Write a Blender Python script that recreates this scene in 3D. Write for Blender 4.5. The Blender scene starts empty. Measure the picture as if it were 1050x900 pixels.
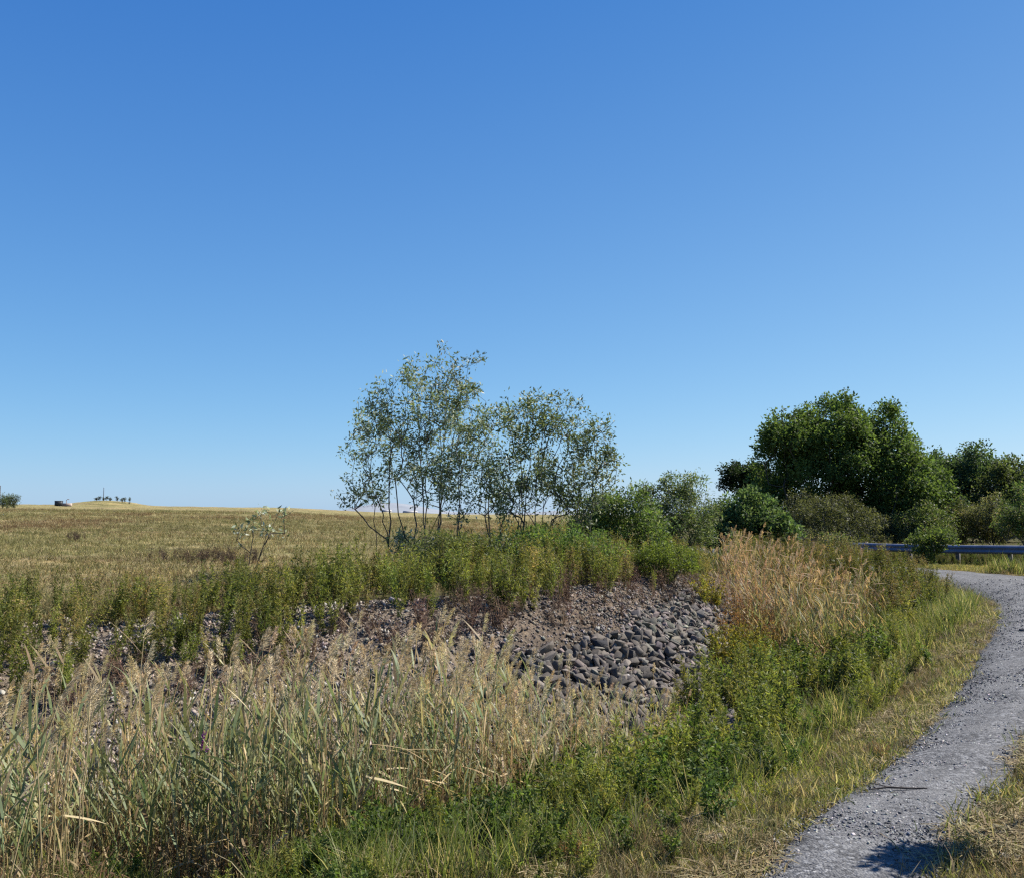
import bpy, math, zlib, numpy as np
R = math.radians
rng = np.random.default_rng(7)
scene = bpy.context.scene
COL = scene.collection

# ------------------------------------------------------------------ camera numbers (used for layout too)
CAM = np.array([0.0, 0.0, 1.8]); FPX = 900.0
PITCH = math.atan(74 / 900)
FWD = np.array([0, math.cos(PITCH), math.sin(PITCH)]); UP = np.array([0, -math.sin(PITCH), math.cos(PITCH)])

SUN_EL, SUN_AZ = R(46), R(66)          # azimuth measured from +Y towards +X
SUN = np.array([math.sin(SUN_AZ) * math.cos(SUN_EL), math.cos(SUN_AZ) * math.cos(SUN_EL), math.sin(SUN_EL)])

# ------------------------------------------------------------------ maths helpers
def sstep(a, b, x):
    t = np.clip((np.asarray(x, float) - a) / (b - a), 0, 1)
    return t * t * (3 - 2 * t)

def vnoise(x, y, scale, seed=0):
    x = np.asarray(x, float) / scale + 1000.3; y = np.asarray(y, float) / scale + 1000.7
    xi = np.floor(x).astype(np.int64); yi = np.floor(y).astype(np.int64)
    fx = x - xi; fy = y - yi
    fx = fx * fx * (3 - 2 * fx); fy = fy * fy * (3 - 2 * fy)
    def h(a, b):
        v = np.sin(a * 127.1 + b * 311.7 + seed * 74.7) * 43758.5453
        return v - np.floor(v)
    return (h(xi, yi) * (1 - fx) + h(xi + 1, yi) * fx) * (1 - fy) + (h(xi, yi + 1) * (1 - fx) + h(xi + 1, yi + 1) * fx) * fy

def fbm(x, y, scale, seed=0):
    return (vnoise(x, y, scale, seed) + .5 * vnoise(x, y, scale / 2.1, seed + 1) + .25 * vnoise(x, y, scale / 4.3, seed + 2)) / 1.75

def norm(v):
    return v / np.maximum(np.linalg.norm(v, axis=-1, keepdims=True), 1e-9)

def polyline(pts, x, y):
    """signed distance (+ on the left) and arc parameter (index) to a polyline"""
    pts = np.array(pts, float); x = np.asarray(x, float); y = np.asarray(y, float)
    best = np.full(x.shape, 1e9); sg = np.zeros(x.shape); tt = np.zeros(x.shape)
    for i in range(len(pts) - 1):
        a, b = pts[i], pts[i + 1]; d = b - a; L = np.hypot(*d)
        px, py = x - a[0], y - a[1]
        u = np.clip((px * d[0] + py * d[1]) / L**2, 0, 1)
        dist = np.hypot(px - u * d[0], py - u * d[1])
        m = dist < best
        best = np.where(m, dist, best)
        sg = np.where(m, np.sign(d[0] * py - d[1] * px), sg)
        tt = np.where(m, i + u, tt)
    return best * sg, tt

def smooth_line(pts, n=4):
    pts = np.array(pts, float)
    for _ in range(n // 2):
        q = pts[:-1] * .75 + pts[1:] * .25; r = pts[:-1] * .25 + pts[1:] * .75
        mid = np.empty((2 * len(q), pts.shape[1])); mid[0::2] = q; mid[1::2] = r
        pts = np.vstack([pts[:1], mid, pts[-1:]])
    return pts

# ------------------------------------------------------------------ plan of the place
DITCH = smooth_line([(-60, -2), (-30, 2.6), (-14, 4.7), (-8, 5.8), (-4, 6.6), (-1.2, 7.5), (.7, 8.7), (2.4, 10.8), (3.9, 13.6), (5.3, 16.4), (7, 19.4), (9.5, 23), (14, 33), (30, 70)], 4)
# path: x, y, half width
PATH = smooth_line([(.2, -14, .5), (.3, -5, .5), (.55, 0, .42), (.86, 3.0, .36), (1.48, 4.31, .36), (1.98, 4.97, .36), (2.68, 5.87, .37), (3.65, 7.17, .40), (5.10, 9.2, .47), (7.6, 12.86, .62),
                    (9.75, 16, .85), (12.2, 20.0, 1.4), (13.0, 23.4, 1.5), (12.2, 27.2, 1.3), (10.0, 31, 1.3), (6.5, 36, 1.3), (-2, 46, 1.3)], 2)

def path_dist(x, y):
    s, t = polyline(PATH[:, :2], x, y)
    hw = np.interp(t, np.arange(len(PATH)), PATH[:, 2])
    return np.abs(s) - hw          # <0 inside the gravel

def ditch_st(x, y):
    s, t = polyline(DITCH, x, y)
    i = np.clip(t.astype(int), 0, len(DITCH) - 2); f = t - i
    yy = DITCH[i, 1] * (1 - f) + DITCH[i + 1, 1] * f      # y of the foot on the ditch line, a monotone arc coordinate
    return s, yy

MOUND = (-60.5, 131.0)
def bank_w(yy):
    return np.interp(yy, [0, 6, 8, 9.5, 11, 13, 16, 20], [3.8, 3.6, 3.7, 3.1, 2.6, 2.2, 1.9, 2.5])
def height(x, y, rough=True):
    x = np.asarray(x, float); y = np.asarray(y, float)
    s, yy = ditch_st(x, y)
    f = 1 - sstep(20.5, 25, yy)
    near = -.85 * f * (1 - sstep(.5, 3.5, -s))
    W = bank_w(yy)
    u = (s - .55) / W
    prof = .6 * np.clip(u, 0, 1) + .4 * sstep(0, 1, u)
    B = np.interp(yy, [4, 6.5, 8.5, 10.5, 16, 19, 27], [.25, .3, .5, .6, .5, .35, 0])
    az = x / np.maximum(y, 6)
    B = B + (.5 * (1 - sstep(.25, .5, az)) - B) * sstep(2.5, 6.5, s)
    f = f + (1 - f) * sstep(5, 7, s)
    far = -.85 * f + (B + .85 * f) * prof
    k = np.interp(az, [-1.5, -.53, -.25, -.17, 0, .15, .3], [.0190, .0190, .0148, .0100, .004, -.003, 0])
    rise = k * np.clip(y - 12, 0, 118) + (az < -.05) * .006 * np.clip(y - 12, 0, 8)
    drop = -.03 * np.clip(y - 140, 0, 300)
    far = far + (rise + drop) * sstep(1.5, 6, s)
    mound = .75 * np.exp(-(((x - MOUND[0]) / 4.4) ** 2 + ((y - MOUND[1]) / 6) ** 2) ** 1.3)
    z = np.where(s > 0, far, near) + mound
    z = z - .2 * sstep(28, 33, y) * sstep(4, 9, x) * (1 - sstep(60, 90, y))
    z = z - 5 * sstep(150, 600, np.hypot(x, y)) * (s <= 0)
    if rough:
        pd = path_dist(x, y); m = sstep(0, .5, pd)
        z = z + m * ((fbm(x, y, .9, 3) - .5) * .10 + (vnoise(x, y, .22, 9) - .5) * .035)
        z = z + sstep(25, 60, y) * (fbm(x, y, 9, 21) - .5) * .25 * (s > 0)
        z = z - .035 * (1 - sstep(-.12, .10, pd))
    return z

def hit(u, v):
    """terrain point seen at photo pixel (u, v) - layout helper"""
    d = norm(FWD * FPX + np.array([1, 0, 0]) * (u - 525) + UP * (450 - v))
    t = 2.0 * 1.008 ** np.arange(700); t = t[t < 400]
    p = CAM + d * t[:, None]
    f = p[:, 2] - height(p[:, 0], p[:, 1], False)
    b = np.where(f < 0)[0]
    if not len(b): return CAM + d * 300
    i = max(b[0], 1); w = f[i - 1] / (f[i - 1] - f[i])
    return p[i - 1] * (1 - w) + p[i] * w
def at(u, y):
    """ground x, y on the vertical through photo column u at depth y"""
    return (u - 525) / FPX * y * 1.0, y
def ztop(v, y):
    return 1.8 + (524 - v) / FPX * y
def gz(x, y):
    return float(height(np.array([x]), np.array([y]))[0])

# ------------------------------------------------------------------ mesh helpers
class MB:
    def __init__(s): s.V = []; s.Q = []; s.T = []; s.CC = []; s.n = 0
    def add(s, V, Q=None, C=(.5, .5, .5), T=None):
        V = np.asarray(V, float).reshape(-1, 3)
        if Q is not None and len(Q): s.Q.append(np.asarray(Q, int) + s.n)
        if T is not None and len(T): s.T.append(np.asarray(T, int) + s.n)
        C = np.asarray(C, float)
        if C.ndim == 1: C = np.tile(C, (len(V), 1))
        s.V.append(V); s.CC.append(C); s.n += len(V); return s
    def arrays(s):
        V = np.vstack(s.V); C = np.vstack(s.CC)
        Q = np.vstack(s.Q) if s.Q else np.zeros((0, 4), int); T = np.vstack(s.T) if s.T else np.zeros((0, 3), int)
        return V, Q, T, C

def mesh_from(name, V, Q, T, C, mat, smooth=False):
    me = bpy.data.meshes.new(name)
    nq, nt = len(Q), len(T)
    me.vertices.add(len(V)); me.vertices.foreach_set('co', V.astype(np.float32).ravel())
    loops = np.concatenate([Q.ravel(), T.ravel()]).astype(np.int32)
    me.loops.add(len(loops)); me.loops.foreach_set('vertex_index', loops)
    me.polygons.add(nq + nt)
    st = np.concatenate([np.arange(nq) * 4, nq * 4 + np.arange(nt) * 3]).astype(np.int32)
    me.polygons.foreach_set('loop_start', st)
    if smooth: me.polygons.foreach_set('use_smooth', np.ones(nq + nt, bool))
    me.update(calc_edges=True)
    a = me.color_attributes.new('Col', 'FLOAT_COLOR', 'POINT')
    c4 = np.ones((len(V), 4), np.float32); c4[:, :3] = C
    a.data.foreach_set('color', c4.ravel())
    me.materials.append(mat)
    return me

def link(name, me, parent=None):
    o = bpy.data.objects.new(name, me); COL.objects.link(o)
    if parent is not None: o.parent = parent
    return o
def build(mb, name, mat, parent=None, smooth=False):
    return link(name, mesh_from(name, *mb.arrays(), mat, smooth), parent)
def tag(o, label=None, cat=None, group=None, kind=None):
    if label: o['label'] = label
    if cat: o['category'] = cat
    if group: o['group'] = group
    if kind: o['kind'] = kind
    return o
def empty(name, loc, label, cat, group=None):
    o = bpy.data.objects.new(name, None); COL.objects.link(o); o.location = loc; o.empty_display_size = .1
    return tag(o, label, cat, group)

def tube(mb, P, r, C=(.1, .1, .1), sides=5):
    P = np.asarray(P, float); n = len(P); r = np.broadcast_to(np.asarray(r, float), (n,))
    d = norm(np.gradient(P, axis=0))
    ref = np.where(np.abs(d[:, 2:3]) > .9, [[1., 0, 0]], [[0, 0, 1.]])
    a = norm(np.cross(d, ref)); b = np.cross(d, a)
    th = np.arange(sides) * 2 * math.pi / sides
    V = (P[:, None] + r[:, None, None] * (np.cos(th)[None, :, None] * a[:, None] + np.sin(th)[None, :, None] * b[:, None])).reshape(-1, 3)
    i = np.arange(n - 1)[:, None] * sides; j = np.arange(sides)[None]
    k = (j + 1) % sides
    Q = np.stack([i + j, i + k, i + sides + k, i + sides + j], -1).reshape(-1, 4)
    mb.add(V, Q, C)

def ribbon(mb, P, w, C, side=None):
    """a leaf blade: strip along P with half width w per point"""
    P = np.asarray(P, float); n = len(P); w = np.broadcast_to(np.asarray(w, float), (n,))
    d = norm(np.gradient(P, axis=0))
    if side is None: side = norm(np.cross(d, [0, 0, 1.]) + 1e-6)
    else: side = norm(np.broadcast_to(side, d.shape) - d * (d @ np.asarray(side))[:, None])
    V = np.empty((2 * n, 3)); V[0::2] = P - side * w[:, None]; V[1::2] = P + side * w[:, None]
    i = np.arange(n - 1) * 2
    Q = np.stack([i, i + 1, i + 3, i + 2], -1)
    C = np.asarray(C, float)
    if C.ndim == 2: C = np.repeat(C, 2, axis=0)
    mb.add(V, Q, C)

def leaves(mb, P, D, L, W, C):
    """diamond leaves at P along D"""
    n = len(P); D = norm(D)
    side = norm(np.cross(D, rng.normal(size=(n, 3))))
    L = np.broadcast_to(L, (n,))[:, None]; W = np.broadcast_to(W, (n,))[:, None]
    nor = np.cross(D, side)
    V = np.stack([P, P + D * L * .45 + side * W * .5 + nor * W * .12, P + D * L, P + D * L * .45 - side * W * .5 + nor * W * .12], 1).reshape(-1, 3)
    Q = np.arange(4 * n).reshape(-1, 4)
    C = np.broadcast_to(C, (n, 3))
    mb.add(V, Q, np.repeat(C, 4, axis=0))

def vary(c, n, amt=.25, alt=None, p=.0):
    c = np.asarray(c, float)
    out = np.tile(c, (n, 1)) * (1 + rng.uniform(-amt, amt, (n, 1))) * (1 + rng.uniform(-.08, .08, (n, 3)))
    if alt is not None:
        m = rng.random(n) < p
        out[m] = np.asarray(alt) * (1 + rng.uniform(-amt, amt, (m.sum(), 1)))
    return out

def rand_dirs(n, up=0.0, spread=1.0):
    d = rng.normal(size=(n, 3)) * [spread, spread, 1]
    d[:, 2] += up
    return norm(d)

def merge(name, temps, pos, scale, tint=None, lean=.12, mat=None, idx=None, sz=None, wind=(0, 0), smooth=False, rotz=None, full_rot=False, nrm=None):
    """many copies of small templates joined as one ground-cover mesh"""
    n = len(pos); mb = MB()
    if idx is None: idx = rng.integers(0, len(temps), n)
    az = rng.uniform(0, 2 * math.pi, n) if rotz is None else rotz
    scale = np.broadcast_to(scale, (n,)); sz = np.ones(n) if sz is None else sz
    tint = np.ones((n, 3)) if tint is None else tint
    up = np.stack([rng.normal(0, lean, n) + wind[0], rng.normal(0, lean, n) + wind[1], np.ones(n)], 1)
    if nrm is not None: up = up + nrm - [0, 0, 1]
    if full_rot: up = rng.normal(size=(n, 3))
    up = norm(up)
    a = np.stack([np.cos(az), np.sin(az), np.zeros(n)], 1)
    a = norm(a - up * (a * up).sum(1, keepdims=True)); b = np.cross(up, a)
    M = np.stack([a, b, up], 2)
    for k, (V, Q, T, C) in enumerate(temps):
        m = idx == k; c = int(m.sum())
        if not c: continue
        Vs = V[None] * np.stack([scale[m], scale[m], scale[m] * sz[m]], 1)[:, None]
        W = np.einsum('nij,nkj->nki', M[m], Vs) + pos[m][:, None]
        off = (np.arange(c) * len(V))[:, None, None]
        mb.add(W.reshape(-1, 3), (Q[None] + off).reshape(-1, 4) if len(Q) else None, (C[None] * tint[m][:, None]).reshape(-1, 3),
               (T[None] + off).reshape(-1, 3) if len(T) else None)
    return build(mb, name, mat, smooth=smooth)

# ------------------------------------------------------------------ materials
def nmat(name):
    m = bpy.data.materials.new(name); m.use_nodes = True
    nt = m.node_tree; nt.nodes.clear()
    out = nt.nodes.new('ShaderNodeOutputMaterial')
    return m, nt, nt.nodes, nt.links, out
def noise(nt, vec, scale, detail=4, rough=.6):
    n = nt.nodes.new('ShaderNodeTexNoise'); n.inputs['Scale'].default_value = scale; n.inputs['Detail'].default_value = detail
    n.inputs['Roughness'].default_value = rough
    if vec is not None: nt.links.new(vec, n.inputs['Vector'])
    return n.outputs['Fac']
def ramp(nt, fac, stops):
    r = nt.nodes.new('ShaderNodeValToRGB'); e = r.color_ramp.elements
    e[0].position, e[0].color = stops[0][0], (*stops[0][1], 1); e[1].position, e[1].color = stops[-1][0], (*stops[-1][1], 1)
    for p, c in stops[1:-1]:
        x = e.new(p); x.color = (*c, 1)
    nt.links.new(fac, r.inputs['Fac']); return r.outputs['Color']
def mixc(nt, a, b, fac, mode='MIX'):
    m = nt.nodes.new('ShaderNodeMix'); m.data_type = 'RGBA'; m.blend_type = mode
    for sock, v in ((m.inputs[6], a), (m.inputs[7], b), (m.inputs[0], fac)):
        if hasattr(v, 'links') or hasattr(v, 'is_linked'): nt.links.new(v, sock)
        elif isinstance(v, (int, float)): sock.default_value = v
        else: sock.default_value = (*v, 1)
    return m.outputs[2]
def mapr(nt, v, a, b, c, d):
    m = nt.nodes.new('ShaderNodeMapRange'); nt.links.new(v, m.inputs[0])
    for i, x in enumerate((a, b, c, d)): m.inputs[i + 1].default_value = x
    return m.outputs[0]

def leaf_material(name, trans=.3, rough=.55, spec=.25, rnd=.25, tint=(1.2, 1.2, .72)):
    m, nt, N, L, out = nmat(name)
    at_ = N.new('ShaderNodeAttribute'); at_.attribute_name = 'Col'
    oi = N.new('ShaderNodeObjectInfo')
    v = mapr(nt, oi.outputs['Random'], 0, 1, 1 - rnd, 1 + rnd)
    tc = N.new('ShaderNodeTexCoord')
    nz = mapr(nt, noise(nt, tc.outputs['Object'], 18, 2), .3, .7, .82, 1.18)
    mu = N.new('ShaderNodeMath'); mu.operation = 'MULTIPLY'; L.new(v, mu.inputs[0]); L.new(nz, mu.inputs[1])
    c = N.new('ShaderNodeVectorMath'); c.operation = 'SCALE'; L.new(at_.outputs['Color'], c.inputs[0]); L.new(mu.outputs[0], c.inputs['Scale'])
    b = N.new('ShaderNodeBsdfPrincipled'); b.inputs['Roughness'].default_value = rough; b.inputs['Specular IOR Level'].default_value = spec
    L.new(c.outputs[0], b.inputs['Base Color'])
    if trans > 0:
        t = N.new('ShaderNodeBsdfTranslucent'); tc2 = mixc(nt, c.outputs[0], tint, 1.0, 'MULTIPLY')
        L.new(tc2, t.inputs['Color'])
        mx = N.new('ShaderNodeMixShader'); mx.inputs[0].default_value = trans
        L.new(b.outputs[0], mx.inputs[1]); L.new(t.outputs[0], mx.inputs[2]); L.new(mx.outputs[0], out.inputs['Surface'])
    else:
        L.new(b.outputs[0], out.inputs['Surface'])
    return m
M_LEAF = leaf_material('leaf', .48)
M_GLOSS = leaf_material('glossy_leaf', .45, .6, .15)
M_DRY = leaf_material('dry_stalk', .30, .7, .2, .12, (1.08, 1.0, .9))
M_SILVER = leaf_material('silvery_leaf', .35, .5, .3, .2, (1.1, 1.15, .85))
M_REED = leaf_material('reed_leaf', .38, .55, .25, .15, (1.1, 1.12, .85))
M_BARK = leaf_material('bark', 0, .85, .1, .1)

def ground_material():
    m, nt, N, L, out = nmat('ground')
    g = N.new('ShaderNodeNewGeometry'); P = g.outputs['Position']
    at_ = N.new('ShaderNodeAttribute'); at_.attribute_name = 'Col'
    zone = N.new('ShaderNodeAttribute'); zone.attribute_name = 'Field'
    # surface litter / blades colour break-up
    n1 = noise(nt, P, 9, 6, .7); n2 = noise(nt, P, 60, 3, .6); n3 = noise(nt, P, .8, 4, .6)
    base = mixc(nt, at_.outputs['Color'], ramp(nt, n1, [(.3, (.35, .30, .25)), (.5, (.9, .9, .85)), (.7, (1.6, 1.5, 1.2))]), .8, 'MULTIPLY')
    base = mixc(nt, base, ramp(nt, n2, [(.35, (.5, .5, .5)), (.65, (1.4, 1.4, 1.4))]), .7, 'MULTIPLY')
    # mown hay field: straw, olive and rusty patches
    mp = N.new('ShaderNodeMapping'); mp.inputs['Scale'].default_value = (.6, 1.6, 1); mp.inputs['Rotation'].default_value = (0, 0, .25); L.new(P, mp.inputs[0])
    f1 = noise(nt, mp.outputs[0], .12, 5, .62); f2 = noise(nt, mp.outputs[0], .5, 4, .65); f3 = noise(nt, P, 3.5, 6, .75)
    fc = ramp(nt, f1, [(.28, (.135, .13, .052)), (.42, (.27, .23, .115)), (.50, (.17, .158, .068)), (.58, (.285, .235, .122)), (.70, (.17, .118, .07))])
    fc = mixc(nt, fc, ramp(nt, f2, [(.3, (.50, .46, .40)), (.5, (1, 1, 1)), (.68, (1.30, 1.20, 1.0))]), .85, 'MULTIPLY')
    fc = mixc(nt, fc, ramp(nt, f3, [(.32, (.4, .42, .38)), (.5, (1, 1, 1)), (.66, (1.5, 1.42, 1.3))]), .8, 'MULTIPLY')
    col = mixc(nt, base, fc, zone.outputs['Fac'])
    b = N.new('ShaderNodeBsdfPrincipled'); b.inputs['Roughness'].default_value = .95; b.inputs['Specular IOR Level'].default_value = .05
    L.new(col, b.inputs['Base Color'])
    add = N.new('ShaderNodeMath'); L.new(n1, add.inputs[0]); L.new(f3, add.inputs[1])
    bp = N.new('ShaderNodeBump'); bp.inputs['Strength'].default_value = .9; bp.inputs['Distance'].default_value = .08
    L.new(add.outputs[0], bp.inputs['Height']); L.new(bp.outputs[0], b.inputs['Normal'])
    L.new(b.outputs[0], out.inputs['Surface'])
    return m
M_GROUND = ground_material()

def gravel_material():
    m, nt, N, L, out = nmat('path_gravel')
    g = N.new('ShaderNodeNewGeometry'); P = g.outputs['Position']
    at_ = N.new('ShaderNodeAttribute'); at_.attribute_name = 'Col'
    vo = N.new('ShaderNodeTexVoronoi'); vo.inputs['Scale'].default_value = 75; L.new(P, vo.inputs['Vector'])
    vo2 = N.new('ShaderNodeTexVoronoi'); vo2.inputs['Scale'].default_value = 34; L.new(P, vo2.inputs['Vector'])
    sep = N.new('ShaderNodeSeparateColor'); L.new(vo.outputs['Color'], sep.inputs[0])
    sep2 = N.new('ShaderNodeSeparateColor'); L.new(vo2.outputs['Color'], sep2.inputs[0])
    c1 = ramp(nt, sep.outputs[0], [(0, (.045, .045, .046)), (.45, (.105, .103, .102)), (.85, (.175, .17, .165)), (1, (.33, .32, .31))])
    c2 = ramp(nt, sep2.outputs[0], [(0, (.035, .035, .036)), (.5, (.10, .098, .097)), (1, (.28, .275, .265))])
    patch = mapr(nt, noise(nt, P, 2.2, 5, .65), .42, .6, 0, 1)
    c = mixc(nt, c1, c2, patch)
    dust = mapr(nt, noise(nt, P, 1.3, 4, .6), .45, .65, 0, .55)
    c = mixc(nt, c, (.20, .193, .183), dust)
    c = mixc(nt, c, at_.outputs['Color'], 1.0, 'MULTIPLY')
    b = N.new('ShaderNodeBsdfPrincipled'); b.inputs['Roughness'].default_value = .9; b.inputs['Specular IOR Level'].default_value = .2
    L.new(c, b.inputs['Base Color'])
    ad = N.new('ShaderNodeMath'); L.new(vo.outputs['Distance'], ad.inputs[0]); L.new(vo2.outputs['Distance'], ad.inputs[1])
    bp = N.new('ShaderNodeBump'); bp.invert = True; bp.inputs['Strength'].default_value = .6; bp.inputs['Distance'].default_value = .015
    L.new(ad.outputs[0], bp.inputs['Height']); L.new(bp.outputs[0], b.inputs['Normal'])
    L.new(b.outputs[0], out.inputs['Surface'])
    return m
M_GRAVEL = gravel_material()

def stone_material(name, rnd=.3):
    m, nt, N, L, out = nmat(name)
    tc = N.new('ShaderNodeTexCoord'); P = tc.outputs['Object']
    at_ = N.new('ShaderNodeAttribute'); at_.attribute_name = 'Col'
    oi = N.new('ShaderNodeObjectInfo')
    n = noise(nt, P, 14, 6, .7)
    c = mixc(nt, at_.outputs['Color'], ramp(nt, n, [(.3, (.6, .58, .56)), (.55, (1, 1, 1)), (.72, (1.35, 1.3, 1.2))]), .8, 'MULTIPLY')
    v = mapr(nt, oi.outputs['Random'], 0, 1, 1 - rnd, 1 + rnd)
    s = N.new('ShaderNodeVectorMath'); s.operation = 'SCALE'; L.new(c, s.inputs[0]); L.new(v, s.inputs['Scale'])
    b = N.new('ShaderNodeBsdfPrincipled'); b.inputs['Roughness'].default_value = .85; b.inputs['Specular IOR Level'].default_value = .25
    L.new(s.outputs[0], b.inputs['Base Color'])
    bp = N.new('ShaderNodeBump'); bp.inputs['Strength'].default_value = .5; bp.inputs['Distance'].default_value = .02
    L.new(n, bp.inputs['Height']); L.new(bp.outputs[0], b.inputs['Normal'])
    L.new(b.outputs[0], out.inputs['Surface'])
    return m
M_STONE = stone_material('stone')

def metal_material(name, color, rough=.45, metallic=.6):
    m, nt, N, L, out = nmat(name)
    tc = N.new('ShaderNodeTexCoord')
    n = noise(nt, tc.outputs['Object'], 3, 6, .7)
    c = mixc(nt, color, ramp(nt, n, [(.35, (.6, .6, .62)), (.6, (1.1, 1.1, 1.1))]), .8, 'MULTIPLY')
    b = N.new('ShaderNodeBsdfPrincipled'); b.inputs['Metallic'].default_value = metallic
    L.new(c, b.inputs['Base Color']); L.new(mapr(nt, n, .3, .7, rough - .1, rough + .2), b.inputs['Roughness'])
    L.new(b.outputs[0], out.inputs['Surface'])
    return m

# ------------------------------------------------------------------ ground sheet
def make_ground():
    nr, na = 470, 900
    r = np.concatenate([[0.0], .35 * 1.0205 ** np.arange(nr)]); r = r[r < 4500]
    # finer angles in front
    th = np.concatenate([np.linspace(-45, 45, 620, endpoint=False), np.linspace(45, 315, 280, endpoint=False)]) * math.pi / 180
    na = len(th)
    X = r[1:, None] * np.sin(th)[None]; Y = r[1:, None] * np.cos(th)[None]
    x = np.concatenate([[0], X.ravel()]); y = np.concatenate([[0], Y.ravel()])
    z = height(x, y)
    V = np.stack([x, y, z], 1)
    m = len(r) - 1
    i = np.arange(m - 1)[:, None] * na + 1; j = np.arange(na)[None]; k = (j + 1) % na
    Q = np.stack([i + j, i + na + j, i + na + k, i + k], -1).reshape(-1, 4)
    T = np.stack([np.zeros(na, int), 1 + np.arange(na), 1 + (np.arange(na) + 1) % na], 1)
    s, yy = ditch_st(x, y); pd = path_dist(x, y)
    W = bank_w(yy)
    soil = np.array([.075, .055, .035]); verge = np.array([.15, .118, .062]); bank = np.array([.15, .118, .095]); fieldc = np.array([.19, .16, .07]); wild = np.array([.075, .07, .032])
    C = np.tile(verge, (len(x), 1))
    def lay(c, w):
        nonlocal C
        C = C * (1 - w[:, None]) + c * w[:, None]
    lay(np.array([.115, .11, .045]), sstep(.45, .6, fbm(x, y, 1.6, 31)) * .6)
    lay(soil, sstep(-2.6, -1.2, s) * (1 - sstep(20, 24, yy)))
    lay(bank, sstep(.3, .8, s) * (1 - sstep(19, 24, yy)))
    lay(np.array([.24, .20, .165]), sstep(.4, .9, s) * (1 - sstep(-1.5, 1, x)) * .7)
    lay(np.array([.045, .038, .032]), sstep(.2, .6, s) * (1 - sstep(.55, .8, (s - .3) / W)) * sstep(9, 10, yy) * (1 - sstep(17, 18, yy)))  # soil colour darkened to deepen the shade between the rocks
    lay(wild, sstep(W + .4, W + 1.2, s))
    fm = sstep(W + 1.5, W + 5, s) * (1 - sstep(-.02, .16, x / np.maximum(y, 5)))
    lay(wild, sstep(27.5, 30, y) * sstep(3, 6, x))
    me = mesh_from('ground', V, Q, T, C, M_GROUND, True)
    a = me.attributes.new('Field', 'FLOAT', 'POINT'); a.data.foreach_set('value', fm.astype(np.float32))
    tag(link('ground', me), kind='structure')
rng = np.random.default_rng(100); make_ground()

def make_path():
    P = smooth_line(PATH, 4); n = len(P)
    # resample evenly
    seg = np.concatenate([[0], np.cumsum(np.hypot(*np.diff(P[:, :2], axis=0).T))])
    u = np.arange(0, seg[-1], .06)
    c = np.stack([np.interp(u, seg, P[:, k]) for k in range(3)], 1)
    d = norm(np.gradient(c[:, :2], axis=0)); nrm = np.stack([-d[:, 1], d[:, 0]], 1)
    w = np.linspace(-1, 1, 15)
    eL = 1 + .28 * (fbm(u, u * 0, .9, 41) - .5) + .25 * (fbm(u, u * 0, .25, 46) - .5); eR = 1 + .28 * (fbm(u, u * 0 + 50, .9, 42) - .5) + .25 * (fbm(u, u * 0, .25, 47) - .5)
    ww = np.where(w[None] < 0, w[None] * eR[:, None], w[None] * eL[:, None])
    X = c[:, 0:1] + nrm[:, 0:1] * ww * (c[:, 2:3] + .05); Y = c[:, 1:2] + nrm[:, 1:2] * ww * (c[:, 2:3] + .05)
    Z = height(X.ravel(), Y.ravel(), False).reshape(X.shape)
    Z = Z + .012 + .012 * np.cos(w * 1.5)[None] - .05 * np.clip(np.abs(w) - .85, 0, 1)[None] / .15 + (vnoise(X, Y, .35, 4) - .5) * .02
    V = np.stack([X, Y, Z], -1).reshape(-1, 3)
    m = len(w); i = np.arange(len(u) - 1)[:, None] * m; j = np.arange(m - 1)[None]
    Q = np.stack([i + j + 1, i + j, i + m + j, i + m + j + 1], -1).reshape(-1, 4)
    t = np.abs(w)[None] * np.ones((len(u), 1))
    rut = .72 + .18 * np.exp(-((t - .35) / .25) ** 2)
    C = np.stack([rut * .97, rut, rut * 1.05], -1).reshape(-1, 3)
    tag(build(MB().add(V, Q, C), 'path', M_GRAVEL, smooth=True), kind='structure')
rng = np.random.default_rng(101); make_path()

# ------------------------------------------------------------------ stones
def rock_template(flat=.5, col=(.2, .19, .18)):
    import bmesh
    bm = bmesh.new()
    c8 = np.array([(x, y, z) for x in (-1, 1) for y in (-1, 1) for z in (-1, 1)], float)
    c8 = c8 + rng.uniform(-.38, .38, (8, 3)); c8[:, :2] *= np.where(c8[:, 2:] > 0, rng.uniform(.55, .9), 1.0)
    cut = rng.integers(0, 8); keepv = np.delete(c8, cut, 0); extra = c8[cut] * np.array([(.25, 1, 1), (1, .25, 1), (1, 1, .1)])
    d = np.vstack([keepv, extra]) * [1.0, .72, flat]
    for p in d: bm.verts.new(p)
    r = bmesh.ops.convex_hull(bm, input=bm.verts[:])
    bmesh.ops.delete(bm, geom=[v for v in bm.verts if not v.link_faces], context='VERTS')
    bmesh.ops.bevel(bm, geom=bm.edges[:], offset=.012, segments=1, affect='EDGES')
    bmesh.ops.triangulate(bm, faces=bm.faces[:])
    bm.verts.index_update()
    V = np.array([v.co[:] for v in bm.verts]); T = np.array([[v.index for v in f.verts] for f in bm.faces])
    bm.free()
    return V, np.zeros((0, 4), int), T, np.tile(np.asarray(col, float) * rng.uniform(.8, 1.2), (len(V), 1))
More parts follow.
